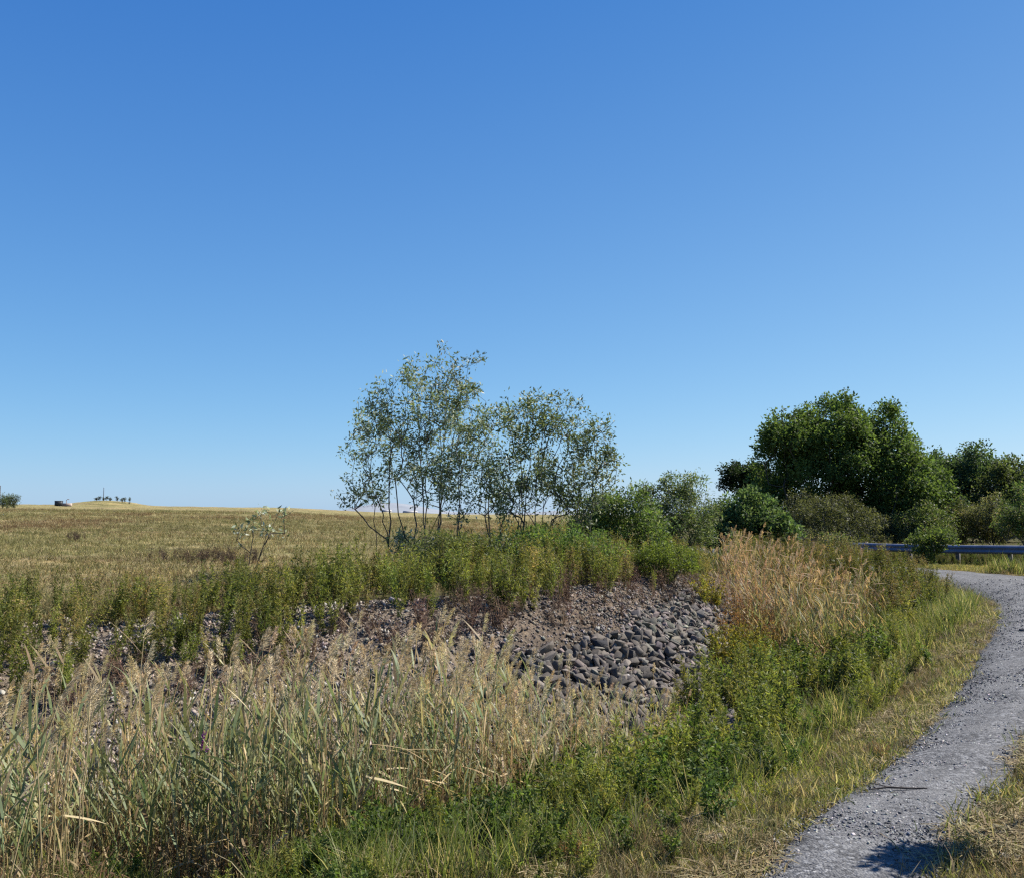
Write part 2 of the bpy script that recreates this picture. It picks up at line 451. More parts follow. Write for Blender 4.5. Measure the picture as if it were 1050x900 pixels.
def pebble_template(col):
    V, Q, T, C = (None,) * 4
    import bmesh
    bm = bmesh.new()
    d = norm(rng.normal(size=(8, 3))) * rng.uniform(.7, 1.1, (8, 1)) * [1, .8, .6]
    for p in d: bm.verts.new(p)
    bmesh.ops.convex_hull(bm, input=bm.verts[:])
    bmesh.ops.delete(bm, geom=[v for v in bm.verts if not v.link_faces], context='VERTS')
    bmesh.ops.triangulate(bm, faces=bm.faces[:]); bm.verts.index_update()
    V = np.array([v.co[:] for v in bm.verts]); T = np.array([[v.index for v in f.verts] for f in bm.faces]); bm.free()
    return V, np.zeros((0, 4), int), T, np.tile(np.asarray(col, float), (len(V), 1))

ROCKS = [rock_template(rng.uniform(.16, .36), c) for c in [(.13, .112, .096), (.085, .076, .067), (.155, .133, .112), (.125, .107, .089), (.06, .055, .05), (.18, .156, .132), (.10, .088, .075), (.14, .12, .10)]]

def make_riprap():
    # bank face strip, sampled in plan
    n = 130000
    x = rng.uniform(-12, 6.5, n); y = rng.uniform(5, 20, n)
    s, yy = ditch_st(x, y); W = bank_w(yy); pd = path_dist(x, y)
    u = (s - .3) / W
    # coarse stone in the lower part on the right, thinning to the left and up the bank
    right = sstep(8.0, 9.6, yy)
    upper = np.interp(yy, [6, 8.6, 10, 11.5, 13, 16, 19], [.5, .5, .66, .70, .74, .9, .9])
    ok = (u > -.25) & (u < upper + .25 * (fbm(x, y, .8, 5) - .5)) & (yy < 16.8)
    keep = ok & (rng.random(n) < .06 + .94 * sstep(9.0, 10.2, yy + 1.2 * (fbm(x, y, .8, 6) - .5)))
    x, y, s, yy, W, u = (a[keep] for a in (x, y, s, yy, W, u))
    size = rng.lognormal(math.log(.047), .45, len(x)) * np.interp(u, [0, .5, 1], [1.15, 1.0, .65])
    size = np.clip(size, .024, .092)
    # dart-throwing so the heap is stacked, not intersecting
    order = np.argsort(-size); kept = []; cell = {}
    for i in order:
        cx, cy = int(x[i] // .3), int(y[i] // .3); good = True
        for a in (-1, 0, 1):
            for b in (-1, 0, 1):
                for j in cell.get((cx + a, cy + b), ()):
                    if math.hypot(x[i] - x[j], y[i] - y[j]) < .50 * (size[i] + size[j]): good = False; break
                if not good: break
            if not good: break
        if good: kept.append(i); cell.setdefault((cx, cy), []).append(i)
    k = np.array(kept)
    x, y, size, yy, u = x[k], y[k], size[k], yy[k], u[k]
    z = height(x, y) + size * rng.uniform(-.05, .7, len(x))
    dist = np.hypot(x, y); app = size / dist * (yy > 8.3) * (u > .05)
    big = np.argsort(-app)[:285]
    meshes = [mesh_from('rock', *t, M_STONE) for t in ROCKS]
    first = True
    for i in big:
        o = link('rock', meshes[rng.integers(0, len(meshes))])
        o.location = (x[i], y[i], z[i]); f = size[i] * 1.05
        o.scale = (f * rng.uniform(.9, 1.25), f, f * rng.uniform(.9, 1.3))
        o.rotation_euler = (rng.normal(-.5, .75), rng.normal(.35, .75), rng.normal(.6, 1.3))
        tag(o, 'angular grey riprap rock lying loose on the stony ditch bank', 'rock', 'riprap rocks on the ditch bank')
    m = np.ones(len(x), bool); m[big] = False
    pos = np.stack([x[m], y[m], z[m] - size[m] * .1], 1)
    n = m.sum()
    o = merge('riprap_stones', ROCKS, pos, size[m] * 1.1, vary((1, 1, 1), n, .28), lean=1.1, mat=M_STONE)
    tag(o, 'smaller riprap stones filling the gaps of the rocky ditch bank', 'stones', kind='stuff')
    # the single black upright slab
    p = hit(616, 668)
    V, Q, T, C = rock_template(.3, (.035, .035, .04))
    o = link('slab', mesh_from('slab', V, Q, T, C, M_STONE)); o.location = p + [0, 0, .10]; o.scale = (.10, .08, .13); o.rotation_euler = (1.35, .1, .5)
    tag(o, 'near black slab standing on edge among the grey bank rocks', 'rock')
    # small crushed stone and debris higher on the bank
    n = 170000
    x = rng.uniform(-12, 6, n); y = rng.uniform(5.5, 20, n)
    s, yy = ditch_st(x, y); u = (s - .3) / bank_w(yy)
    ok = (u > .05) & (u < 1.25) & (yy < 18.5) & (rng.random(n) < sstep(.05, .4, fbm(x, y, .7, 8)))
    x, y = x[ok], y[ok]; n = len(x)
    sz = np.clip(rng.lognormal(math.log(.022), .45, n), .01, .07)
    tn = vary((1, 1, 1), n, .25) * np.interp(x, [-3, .5], [1.55, 1.0])[:, None]
    pos = np.stack([x, y, height(x, y) + sz * .3], 1)
    peb = [pebble_template(c) for c in [(.22, .18, .15), (.28, .24, .20), (.14, .12, .10), (.36, .325, .29), (.19, .152, .125)]]
    o = merge('bank_gravel', peb, pos, sz, tn, mat=M_STONE, full_rot=True)
    tag(o, 'small crushed stone and brown debris on the upper ditch bank', 'gravel', kind='stuff')
rng = np.random.default_rng(102); make_riprap()

def make_path_gravel():
    n = 60000
    yv = 3.4 + 20 * rng.random(n) ** 1.8
    i = np.searchsorted(PATH[:, 1][:-4], yv); i = np.clip(i, 1, len(PATH) - 5)
    a, b = PATH[i - 1], PATH[i]; f = ((yv - a[:, 1]) / (b[:, 1] - a[:, 1]))[:, None]
    c = a * (1 - f) + b * f
    d = norm(b[:, :2] - a[:, :2]); w = np.clip(rng.normal(0, .62, n), -1.25, 1.25)
    x = c[:, 0] - d[:, 1] * w * c[:, 2]; y = c[:, 1] + d[:, 0] * w * c[:, 2]
    dens = .25 + sstep(.3, .65, fbm(x, y, .5, 77)) * .5 + .25 * (np.abs(w) > .7)
    keep = rng.random(n) < dens
    x, y = x[keep], y[keep]; n = len(x)
    sz = np.clip(rng.lognormal(math.log(.0062), .5, n), .003, .017) * np.interp(y, [4, 12, 24], [1, 1.3, 1.8])
    pos = np.stack([x, y, height(x, y, False) + .015 + sz * .35], 1)
    peb = [pebble_template(c) for c in [(.16, .16, .165), (.21, .21, .215), (.09, .09, .095), (.32, .315, .30), (.13, .13, .135), (.42, .41, .39)]]
    o = merge('loose_gravel', peb, pos, sz, vary((1, 1, 1), n, .25), mat=M_STONE, full_rot=True)
    tag(o, 'loose grey gravel strewn over the narrow path', 'gravel', kind='stuff')
rng = np.random.default_rng(103); make_path_gravel()

# ------------------------------------------------------------------ grass and weed templates
def grass_tuft(nb, h, w, cols, bend=.6, spread=.05):
    mb = MB()
    for _ in range(nb):
        a = rng.uniform(0, 6.283); hh = h * rng.uniform(.5, 1.15); be = bend * rng.uniform(.2, 1.3)
        t = np.linspace(0, 1, 4)
        ang = be * t
        rad = np.cumsum(np.concatenate([[0], np.sin(ang[1:] * 1.2) * hh / 3])); zz = np.cumsum(np.concatenate([[0], np.cos(ang[1:] * 1.2) * hh / 3]))
        o = rng.normal(0, spread, 2)
        P = np.stack([o[0] + rad * math.cos(a), o[1] + rad * math.sin(a), zz], 1)
        c = np.asarray(cols[rng.integers(0, len(cols))]) * rng.uniform(.75, 1.25)
        a2 = rng.uniform(0, 6.283)
        ribbon(mb, P, w * np.array([.8, 1, .7, .12]), c, side=np.array([math.cos(a2), math.sin(a2), .1]))
    return mb.arrays()

GREEN = [(.11, .14, .035), (.13, .155, .045), (.10, .125, .036), (.15, .165, .055)]
STRAW = [(.34, .28, .15), (.40, .34, .20), (.28, .22, .11), (.22, .17, .085)]
OLIVE = [(.16, .15, .06), (.20, .18, .08), (.13, .135, .045)]

def weed(h, nst, leafL, leafW, cols, stemc=(.12, .12, .05), dens=70, spread=.16, up=.5, top=None, bare=.15):
    mb = MB()
    for k in range(nst):
        a = rng.uniform(0, 6.283); hh = h * rng.uniform(.6, 1.1); sp = spread * rng.uniform(.3, 1.3)
        t = np.linspace(0, 1, 5)
        P = np.stack([math.cos(a) * sp * t**1.3 + rng.normal(0, .01, 5), math.sin(a) * sp * t**1.3 + rng.normal(0, .01, 5), hh * t], 1)
        P[0, :2] = rng.normal(0, .02, 2)
        tube(mb, P, np.array([.004, .0035, .003, .002, .001]), np.asarray(stemc) * rng.uniform(.8, 1.2), 3)
        n = int(dens * hh / h)
        tt = bare + (1 - bare) * rng.random(n) ** .85
        B = np.stack([np.interp(tt, t, P[:, i]) for i in range(3)], 1)
        # short side twigs carry the leaves outwards
        off = rand_dirs(n, .3) * (rng.random((n, 1)) * .09 * (1.1 - tt[:, None]) * (h / .8))
        D = rand_dirs(n, up)
        c = np.array([cols[i] for i in rng.integers(0, len(cols), n)]) * rng.uniform(.7, 1.3, (n, 1))
        sc = rng.uniform(.6, 1.2, n) * np.interp(tt, [0, .7, 1], [1.1, 1, .6])
        leaves(mb, B + off, D, leafL * sc, leafW * sc, c)
        if top is not None:
            m = 26; B = P[-1] + rng.normal(0, 1, (m, 3)) * [.03, .03, .05]
            leaves(mb, B, rand_dirs(m, .8), .025, .010, np.array(top) * rng.uniform(.7, 1.3, (m, 1)))
    return mb.arrays()

def dead_stalk(h, n=7, col=(.16, .105, .07)):
    mb = MB()
    for k in range(n):
        a = rng.uniform(0, 6.283); hh = h * rng.uniform(.5, 1.1); sp = rng.uniform(.05, .5) * hh
        t = np.linspace(0, 1, 4)
        P = np.stack([math.cos(a) * sp * t, math.sin(a) * sp * t, hh * t * (1 - .25 * t)], 1) + rng.normal(0, .012, (4, 3))
        c = np.asarray(col) * rng.uniform(.6, 1.5)
        tube(mb, P, np.array([.004, .0035, .0028, .0015]), c, 3)
        for b in range(4):
            s0 = P[rng.integers(1, 4)]; d = rand_dirs(1, .5)[0] * rng.uniform(.06, .16)
            tube(mb, np.stack([s0, s0 + d * .5, s0 + d + [0, 0, -.01]]), np.array([.0022, .0018, .001]), c, 3)
        m = 7; leaves(mb, np.array([np.interp(rng.random(m), t, P[:, i]) for i in range(3)]).T, rand_dirs(m, -.3), .05, .012, vary(c, m, .3))
    return mb.arrays()

def litter_tuft(n=9):
    mb = MB()
    for k in range(n):
        a = rng.uniform(0, 6.283); l = rng.uniform(.05, .22)
        p0 = np.array([*rng.normal(0, .07, 2), rng.uniform(.004, .03)]); d = np.array([math.cos(a), math.sin(a), rng.normal(0, .12)])
        P = np.stack([p0, p0 + d * l * .5 + [0, 0, .012], p0 + d * l])
        ribbon(mb, P, np.array([.0035, .004, .002]) * rng.uniform(.6, 1.6), np.array(STRAW[rng.integers(0, 4)]) * rng.uniform(.8, 1.35))
    return mb.arrays()

GR_TALL = [grass_tuft(18, .34, .0035, GREEN * 2 + STRAW[:2], .7, .05) for _ in range(6)]
GR_SHORT = [grass_tuft(18, .11, .0030, GREEN + OLIVE + STRAW[:2], 1.0, .05) for _ in range(6)]
GR_DRY = [grass_tuft(14, .16, .0030, STRAW + OLIVE, 1.0, .06) for _ in range(6)]
LITTER = [litter_tuft() for _ in range(6)]
W_GREEN = [weed(.8, 5, .078, .0165, [(.125, .155, .036), (.15, .175, .046), (.18, .19, .06), (.10, .13, .036)], dens=75) for _ in range(7)]
W_OLIVE = [weed(.8, 5, .072, .016, [(.15, .15, .05), (.18, .165, .07), (.13, .14, .05), (.23, .18, .10)], dens=75, top=(.22, .17, .09)) for _ in range(5)]
W_MUG = [weed(.6, 5, .085, .028, [(.085, .14, .035), (.105, .16, .045), (.075, .12, .035), (.14, .18, .06)], dens=80, spread=.22, up=.2) for _ in range(6)]
W_BROWN = [dead_stalk(.55) for _ in range(5)]
W_RED = [weed(.6, 5, .06, .014, [(.20, .10, .05), (.17, .075, .045), (.22, .15, .06), (.15, .12, .05)], dens=60) for _ in range(3)]
W_YELLOW = [weed(.5, 5, .06, .016, [(.26, .22, .045), (.20, .20, .04), (.30, .24, .06), (.15, .17, .04)], dens=70) for _ in range(3)]

def pts_in(n, x0, x1, y0, y1):
    x = rng.uniform(x0, x1, n); y = rng.uniform(y0, y1, n)
    s, yy = ditch_st(x, y)
    return x, y, s, yy
def ground_pos(x, y, dz=-.01):
    return np.stack([x, y, height(x, y) + dz], 1)

# ------------------------------------------------------------------ ditch bank weeds (far side)
def weed_line(yy):      # distance from the ditch line where the weeds start
    return np.interp(yy, [4, 6.3, 7.2, 8.2, 9.5, 11, 13, 16, 20], [1.9, 2.2, 2.7, 3.3, 2.95, 2.55, 2.35, 2.05, 2.3])
def make_bank_weeds():
    x, y, s, yy = pts_in(16000, -16, 8, 6, 27)
    lo = weed_line(yy) + .5 * (fbm(x, y, 1.1, 12) - .5)
    hi = lo + np.interp(x, [-16, -7, -4, -2, 0, 6], [4.2, 3.9, 3.9, 5.2, 9, 9.3])
    dens = sstep(0, .35, s - lo) * (1 - sstep(-1.4, .0, s - hi)) * sstep(.30, .52, fbm(x, y, .9, 14) + np.interp(x, [-4, -2], [.26, .14]))
    keep = (rng.random(len(x)) < dens * .54) & (yy < 22)
    x, y, s, lo, hi = x[keep], y[keep], s[keep], lo[keep], hi[keep]; n = len(x)
    e = (s - lo) / (hi - lo)
    hgt = (.45 + 1.0 * fbm(x, y, 1.0, 15)) * rng.uniform(.8, 1.2, n) * np.interp(e, [0, .12, .5, .8, 1], [.62, .95, 1.0, .75, .45]) * np.interp(x, [-9, -5, -2.5, 0, 5], [1.0, .92, .78, 1.0, .8])
    green = rng.random(n) < np.interp(e, [0, .5, 1], [.92, .85, .5]) + .5 * (fbm(x, y, 2, 16) - .5)
    p = ground_pos(x, y)
    o = merge('bank_weeds', W_GREEN, p[green], hgt[green], vary((1.5, 1.4, 1.28), green.sum(), .42), mat=M_LEAF, lean=.12)
    tag(o, 'dense belt of small leaved green weeds along the crest of the ditch bank', 'weeds', kind='stuff')
    g2 = ~green
    o = merge('olive_weeds', W_OLIVE, p[g2], hgt[g2] * 1.05, vary((1.35, 1.3, 1.15), g2.sum(), .35), mat=M_LEAF, lean=.12)
    tag(o, 'olive and brownish weeds mixed through the belt above the bank', 'weeds', kind='stuff')
    # brown dead skirt below the weeds
    x, y, s, yy = pts_in(9000, -13, 5, 6, 19)
    e = s - weed_line(yy) + .5 * (fbm(x, y, .9, 17) - .5)
    keep = (e > -.55) & (e < .9) & (yy < 17.5) & (rng.random(len(x)) < .42 * (1 - sstep(.3, .9, e)) * sstep(-.55, -.1, e))
    x, y = x[keep], y[keep]
    o = merge('dead_weeds', W_BROWN, ground_pos(x, y), rng.uniform(.6, 1.1, len(x)), vary((1, 1, 1), len(x), .25), mat=M_DRY, lean=.25)
    tag(o, 'tangled dead brown stalks at the foot of the green weed belt', 'dead weeds', kind='stuff')
rng = np.random.default_rng(104); make_bank_weeds()

# ------------------------------------------------------------------ hay field stubble
def make_field():
    n = 68000
    d = 9.5 + 78 * rng.random(n) ** 1.7; az = rng.uniform(-.75, .12, n)
    x = d * az; y = d
    s, yy = ditch_st(x, y)
    keep = (s > bank_w(yy) + np.interp(x, [-4, -2], [1.0, 2.2])) & (rng.random(n) < .35 + .65 * fbm(x, y, 2.5, 23))
    x, y, d = x[keep], y[keep], d[keep]; n = len(x)
    T = [grass_tuft(9, .14, .005, STRAW + OLIVE, 1.2, .09) for _ in range(5)] + [grass_tuft(9, .15, .005, [(.15, .145, .055), (.18, .165, .07)], 1.2, .09) for _ in range(2)] \
        + [grass_tuft(9, .15, .005, [(.17, .11, .06), (.22, .15, .08)], 1.1, .09) for _ in range(2)]
    pn = fbm(x, y * .55, 7, 25) + .12 * rng.normal(size=n)
    idx = np.where(pn < .42, rng.integers(5, 7, n), np.where(pn > .62, rng.integers(7, 9, n), rng.integers(0, 5, n)))
    o = merge('field_grass', T, ground_pos(x, y), np.interp(d, [9, 13, 30, 88], [.7, .8, 1.1, 1.7]) * rng.uniform(.6, 1.2, n), vary((.94, .94, .84), n, .28) * (.76 + .44 * fbm(x * .6, y, 5.5, 27))[:, None], mat=M_DRY, idx=idx, lean=.2)
    tag(o, 'dry tan and olive stubble grass covering the gently rising field', 'grass', kind='stuff')
    x, y = [], []
    for (u, v, m, su, sv) in [(77, 553, 14, 5, 1.2)]:
        for k in range(m):
            p = hit(u + rng.normal(0, su), v + rng.normal(0, sv)); x.append(p[0]); y.append(p[1])
    for (u, v, m, su, sv) in [(200, 575, 40, 28, 2.0), (228, 576, 25, 20, 2.0)]:
        for k in range(m):
            p = hit(u + rng.normal(0, su), v + rng.normal(0, sv)); x.append(p[0]); y.append(p[1])
    x, y = np.array(x), np.array(y)
    o = merge('dry_brush_shade', W_BROWN, ground_pos(x, y), rng.uniform(.5, .85, len(x)), vary((.45, .45, .5), len(x), .2), mat=M_DRY, lean=.3)  # dark bluish tint stands in for shade beside the lone shrub
    tag(o, 'low tangle of dead stalks, darkened as shade of the shrub, lying at the near edge of the field', 'dead weeds', kind='stuff')
rng = np.random.default_rng(105); make_field()

# ------------------------------------------------------------------ reeds
def reed(h, leafy, plume, dry, seed_dir, lean=.0):
    """returns (stem, foliage, plume) builders for one reed, bending with the wind"""
    st, fo, pl = MB(), MB(), MB()
    t = np.linspace(0, 1, 8)
    bend = rng.uniform(.02, .10) * h; wob = rng.normal(0, .012, (8, 2)) * t[:, None]
    P = np.stack([seed_dir[0] * bend * t**2.2 + wob[:, 0] + lean * t * h, seed_dir[1] * bend * t**2.2 + wob[:, 1], h * t], 1)
    sc = (.56, .455, .26) if dry > .5 else (.27, .26, .11)
    scs = np.asarray(sc)[None] * np.repeat(np.linspace(.8, 1.15, 8), 4)[:, None] * rng.uniform(.85, 1.15)
    tube(st, P, np.linspace(.0072, .0032, 8), scs, 4)
    nl = int(leafy)
    for k in range(nl):
        f = .18 + .74 * (k + rng.uniform(-.3, .3)) / max(nl - 1, 1); f = min(max(f, .1), .93)
        b = np.array([np.interp(f, t, P[:, i]) for i in range(3)])
        a = (k % 2) * math.pi + rng.normal(.4, .75) + math.atan2(seed_dir[1], seed_dir[0])
        L = rng.uniform(.26, .48) * (1.1 - .4 * abs(f - .55)); w = rng.uniform(.008, .0155)
        if f < .4 and rng.random() < .75: dead = True
        else: dead = rng.random() < dry * .55
        el = rng.uniform(.8, 1.3) if not dead else rng.choice([rng.uniform(-1.2, .1), rng.uniform(.7, 1.2)], p=[.65, .35])
        q = np.linspace(0, 1, 6); droop = rng.uniform(.1, .8) * (.9 if dead else 1)
        ang = el - droop * q**1.5
        dx = np.concatenate([[0], np.cumsum(np.cos(ang[:-1]) * L / 5)]); dz = np.concatenate([[0], np.cumsum(np.sin(ang[:-1]) * L / 5)])
        LP = b + np.stack([dx * math.cos(a), dx * math.sin(a), dz], 1)
        tw = rng.normal(0, .5)
        side = np.array([-math.sin(a) * math.cos(tw), math.cos(a) * math.cos(tw), math.sin(tw)])
        if dead: c = np.array([(.44, .34, .18), (.36, .27, .14), (.50, .41, .24), (.27, .19, .10)][rng.integers(0, 4)])
        else: c = np.array([(.17, .215, .095), (.13, .175, .08), (.23, .235, .10), (.20, .235, .12), (.34, .30, .15)][rng.integers(0, 5)])
        tipc = c * .4 + np.array([.38, .31, .17]) * .6
        cc = c[None] * (1 - q[:, None]**3) + tipc[None] * q[:, None]**3
        ribbon(fo, LP, w * np.array([.55, .95, 1, .85, .5, .05]), cc * rng.uniform(.85, 1.15), side)
    if plume:
        n = 150; Lp = rng.uniform(.18, .27)
        fz = rng.random(n) ** .8
        a = rng.uniform(0, 6.283, n) * .55 + math.atan2(seed_dir[1], seed_dir[0]) - 1.7
        wid = .038 * np.sin(np.clip(fz * 1.02 + .1, 0, 1) * math.pi) ** .8 + .006
        rr = wid * rng.random(n)
        nod = rng.uniform(.2, .8)
        B = P[-1] + np.stack([rr * np.cos(a) + seed_dir[0] * nod * .12 * fz**2, rr * np.sin(a) + seed_dir[1] * nod * .12 * fz**2, Lp * (fz - .15) - .25 * rr - .07 * nod * fz**2], 1)
        D = np.stack([np.cos(a) * .45 + seed_dir[0] * .35, np.sin(a) * .45 + seed_dir[1] * .35, rng.uniform(.1, 1.0, n)], 1)
        pc = np.array([(.50, .40, .24), (.56, .455, .28), (.40, .305, .175), (.62, .525, .35)])[rng.integers(0, 4, n)] * rng.uniform(.8, 1.15, (n, 1))
        leaves(pl, B, D, rng.uniform(.03, .06, n), rng.uniform(.004, .008, n), pc)
    return st, fo, pl

WIND = norm(np.array([.9, .35]))
def reed_set(n, **kw):
    out = []
    for _ in range(n):
        a = rng.normal(0, .8); d = np.array([WIND[0] * math.cos(a) - WIND[1] * math.sin(a), WIND[0] * math.sin(a) + WIND[1] * math.cos(a)])
        k = {q: (rng.uniform(*v) if isinstance(v, tuple) else v) for q, v in kw.items()}
        out.append(reed(k['h'], k['leafy'], rng.random() < k['plume'], k['dry'], d))
    return out
CANES = reed_set(6, h=(1.85, 2.3), leafy=2, plume=.7, dry=1.0)
GREENR = reed_set(7, h=(1.3, 1.7), leafy=(7, 10), plume=.0, dry=.15)
TANR = reed_set(8, h=(1.5, 1.9), leafy=(5, 8), plume=1, dry=.65)
def joined(r):
    mb = MB()
    for q in r:
        if q.n: mb.add(*[q.arrays()[i] for i in (0, 1)], q.arrays()[3])
    return mb.arrays()

def make_reeds():
    x, y, s, yy = pts_in(9000, -7.5, 1.9, 3.9, 10.6)
    lo = np.interp(x, [-7, -3, -1.2, -.3, .6, 1.6], [-2.9, -2.6, -2.2, -1.5, -1.0, -.6])
    hi = np.interp(x, [-7, -3, -1, .6, 1.7], [.7, .9, 1.0, .75, .3])
    inside = (s > lo + .4 * (fbm(x, y, .7, 51) - .5)) & (s < hi)
    dens = sstep(.42, .54, fbm(x, y, .5, 52) + np.interp(x, [-2.5, -1], [.04, .10])) * np.interp(x, [-7, -2, 0, 1, 1.6], [.8, 1, 1, .9, .5])
    keep = inside & (rng.random(len(x)) < dens * .60)
    x, y, s = x[keep], y[keep], s[keep]; n = len(x)
    z = height(x, y) - .02
    hs = np.interp(x, [-6, -3.5, -1.5, -.4, .4, 1.5], [.70, .70, .80, .72, .52, .42]) * np.clip(rng.normal(.9, .15, n), .5, 1.2)
    hs = hs * .99
    hs = np.minimum(hs, np.interp(np.hypot(x, y), [4, 5, 6.5, 9], [.55, .68, .95, 1.1]))
    pn = fbm(x, y, 1.0, 53) + rng.normal(0, .13, n)
    kind = np.where(pn < np.interp(x, [-2, 0], [.50, .46]), 1, np.where(rng.random(n) < np.where((x < -1.1) & (x > -2.2), .6, .32), 0, 2))      # 0 cane, 1 green, 2 tan plumed
    kind = np.where((x > -.2) & (rng.random(n) < .65), 2, kind)
    hs = np.where(kind == 0, np.minimum(hs * rng.uniform(1.0, 1.3, n), (1.8 - .105 * y - z) / 2.45 * rng.uniform(.85, 1.0, n)), hs)
    dist = np.hypot(x, y)
    show = np.argsort(dist / (hs * np.where(kind == 0, 1.15, 1)))[:290]
    info = [('pale leafless reed cane with a thin feathery top in the ditch', 'pale reed canes in the ditch', CANES),
            ('leafy green reed without a plume in the near reed bed', 'green leafy reeds in the near bed', GREENR),
            ('tan reed with drying leaves and a drooping feathery plume in the near bed', 'plumed tan reeds in the near bed', TANR)]
    cache = {}
    for i in show:
        lab, grp, temps = info[kind[i]]; v = int(rng.integers(0, len(temps)))
        if (kind[i], v) not in cache:
            st, fo, pl = temps[v]
            cache[(kind[i], v)] = [mesh_from(nm, *mb.arrays(), mt) if mb.n else None for nm, mb, mt in (('reed', st, M_DRY), ('foliage', fo, M_REED), ('plume', pl, M_DRY))]
        a, b, c = cache[(kind[i], v)]
        o = link('reed', a); o.location = (x[i], y[i], z[i]); o.scale = (hs[i],) * 3
        o.rotation_euler = (rng.normal(0, .07), rng.normal(0.03, .07), rng.normal(0, .7))
        tag(o, lab, 'reed', grp)
        if b: link('foliage', b, o)
        if c: link('plume', c, o)
    m = np.ones(n, bool); m[show] = False
    alls = [joined(r) for r in CANES + GREENR + TANR]
    base = np.array([0, len(CANES), len(CANES) + len(GREENR)]); cnt = np.array([len(CANES), len(GREENR), len(TANR)])
    idx = base[kind] + (rng.random(n) * cnt[kind]).astype(int)
    pos = np.stack([x, y, z], 1)
    o = merge('reed_bed', alls, pos[m], hs[m], vary((1, 1, 1), m.sum(), .15), lean=.06, mat=M_REED, idx=idx[m], rotz=rng.normal(0, .7, m.sum()))
    tag(o, 'crowded tan and green reeds filling the ditch behind the nearest stalks', 'reeds', kind='stuff')
    # straw coloured fallen canes and leaves low in the bed
    xx = x[rng.integers(0, n, 900)] + rng.normal(0, .15, 900); yy_ = y[rng.integers(0, n, 900)]
    T = [dead_stalk(.6, 6, (.22, .155, .085)) for _ in range(4)]
    xx = x[rng.integers(0, n, 1300)]; k = rng.integers(0, n, 1300)
    xx, yy_ = x[k] + rng.normal(0, .12, 1300), y[k] + rng.normal(0, .12, 1300)
    o = merge('reed_litter', T, ground_pos(xx, yy_), rng.uniform(.45, .95, 1300), vary((1, 1, 1), 1300, .35), lean=.2, mat=M_DRY)
    tag(o, 'broken straw coloured stalks low down inside the near reed bed', 'dead reeds', kind='stuff')
    C2 = [joined(r) for r in reed_set(5, h=(1.2, 1.7), leafy=1, plume=.25, dry=1.0)]
    k = rng.integers(0, n, 1500); k = k[fbm(x[k], y[k], .9, 58) > .53]; m = len(k)
    xx, yy_ = x[k] + rng.normal(0, .09, m), y[k] + rng.normal(0, .09, m)
    o = merge('dead_canes', C2, ground_pos(xx, yy_), hs[k] * rng.uniform(.5, 1.0, m), vary((.9, .84, .72), m, .25), lean=.05, mat=M_DRY)
    tag(o, 'thin upright dead canes packed between the green reeds of the near bed', 'dead reeds', kind='stuff')
    # farther clump beyond the rocks
    x, y, s, yy = pts_in(4200, 3.0, 11, 14.5, 25)
    m = (s > -1.5) & (s < np.interp(yy, [14, 16.5, 18, 22], [.2, .9, 2.2, 3.2])) & (yy > 15.2) & (yy < 22.5) & (rng.random(len(x)) < .56 * (1 - sstep(.36, .43, x / y)))
    x, y, s, yy = x[m], y[m], s[m], yy[m]; n = len(x)
    far = [joined(r) for r in reed_set(8, h=(1.5, 1.8), leafy=7, plume=1, dry=.8)] + [joined(r) for r in reed_set(4, h=(1.2, 1.5), leafy=9, plume=0, dry=.2)]
    g = rng.random(n) < np.where(yy < 17.2, .85, np.interp(s, [-1.5, -.1, 1.0], [.9, .6, .18]))
    idx = np.where(g, rng.integers(8, 12, n), rng.integers(0, 8, n))
    sc = rng.uniform(.65, 1.15, n) * np.interp(s, [-1.5, -.5, 2], [.55, .72, .62])
    o = merge('far_reed_bed', far, ground_pos(x, y), sc, vary((1.12, .97, .95), n, .25), lean=.11, mat=M_REED, idx=idx, rotz=rng.normal(0, .7, n))
    tag(o, 'clump of pinkish tan plumed reeds beyond the rocks beside the path bend', 'reeds', kind='stuff')
rng = np.random.default_rng(106); make_reeds()

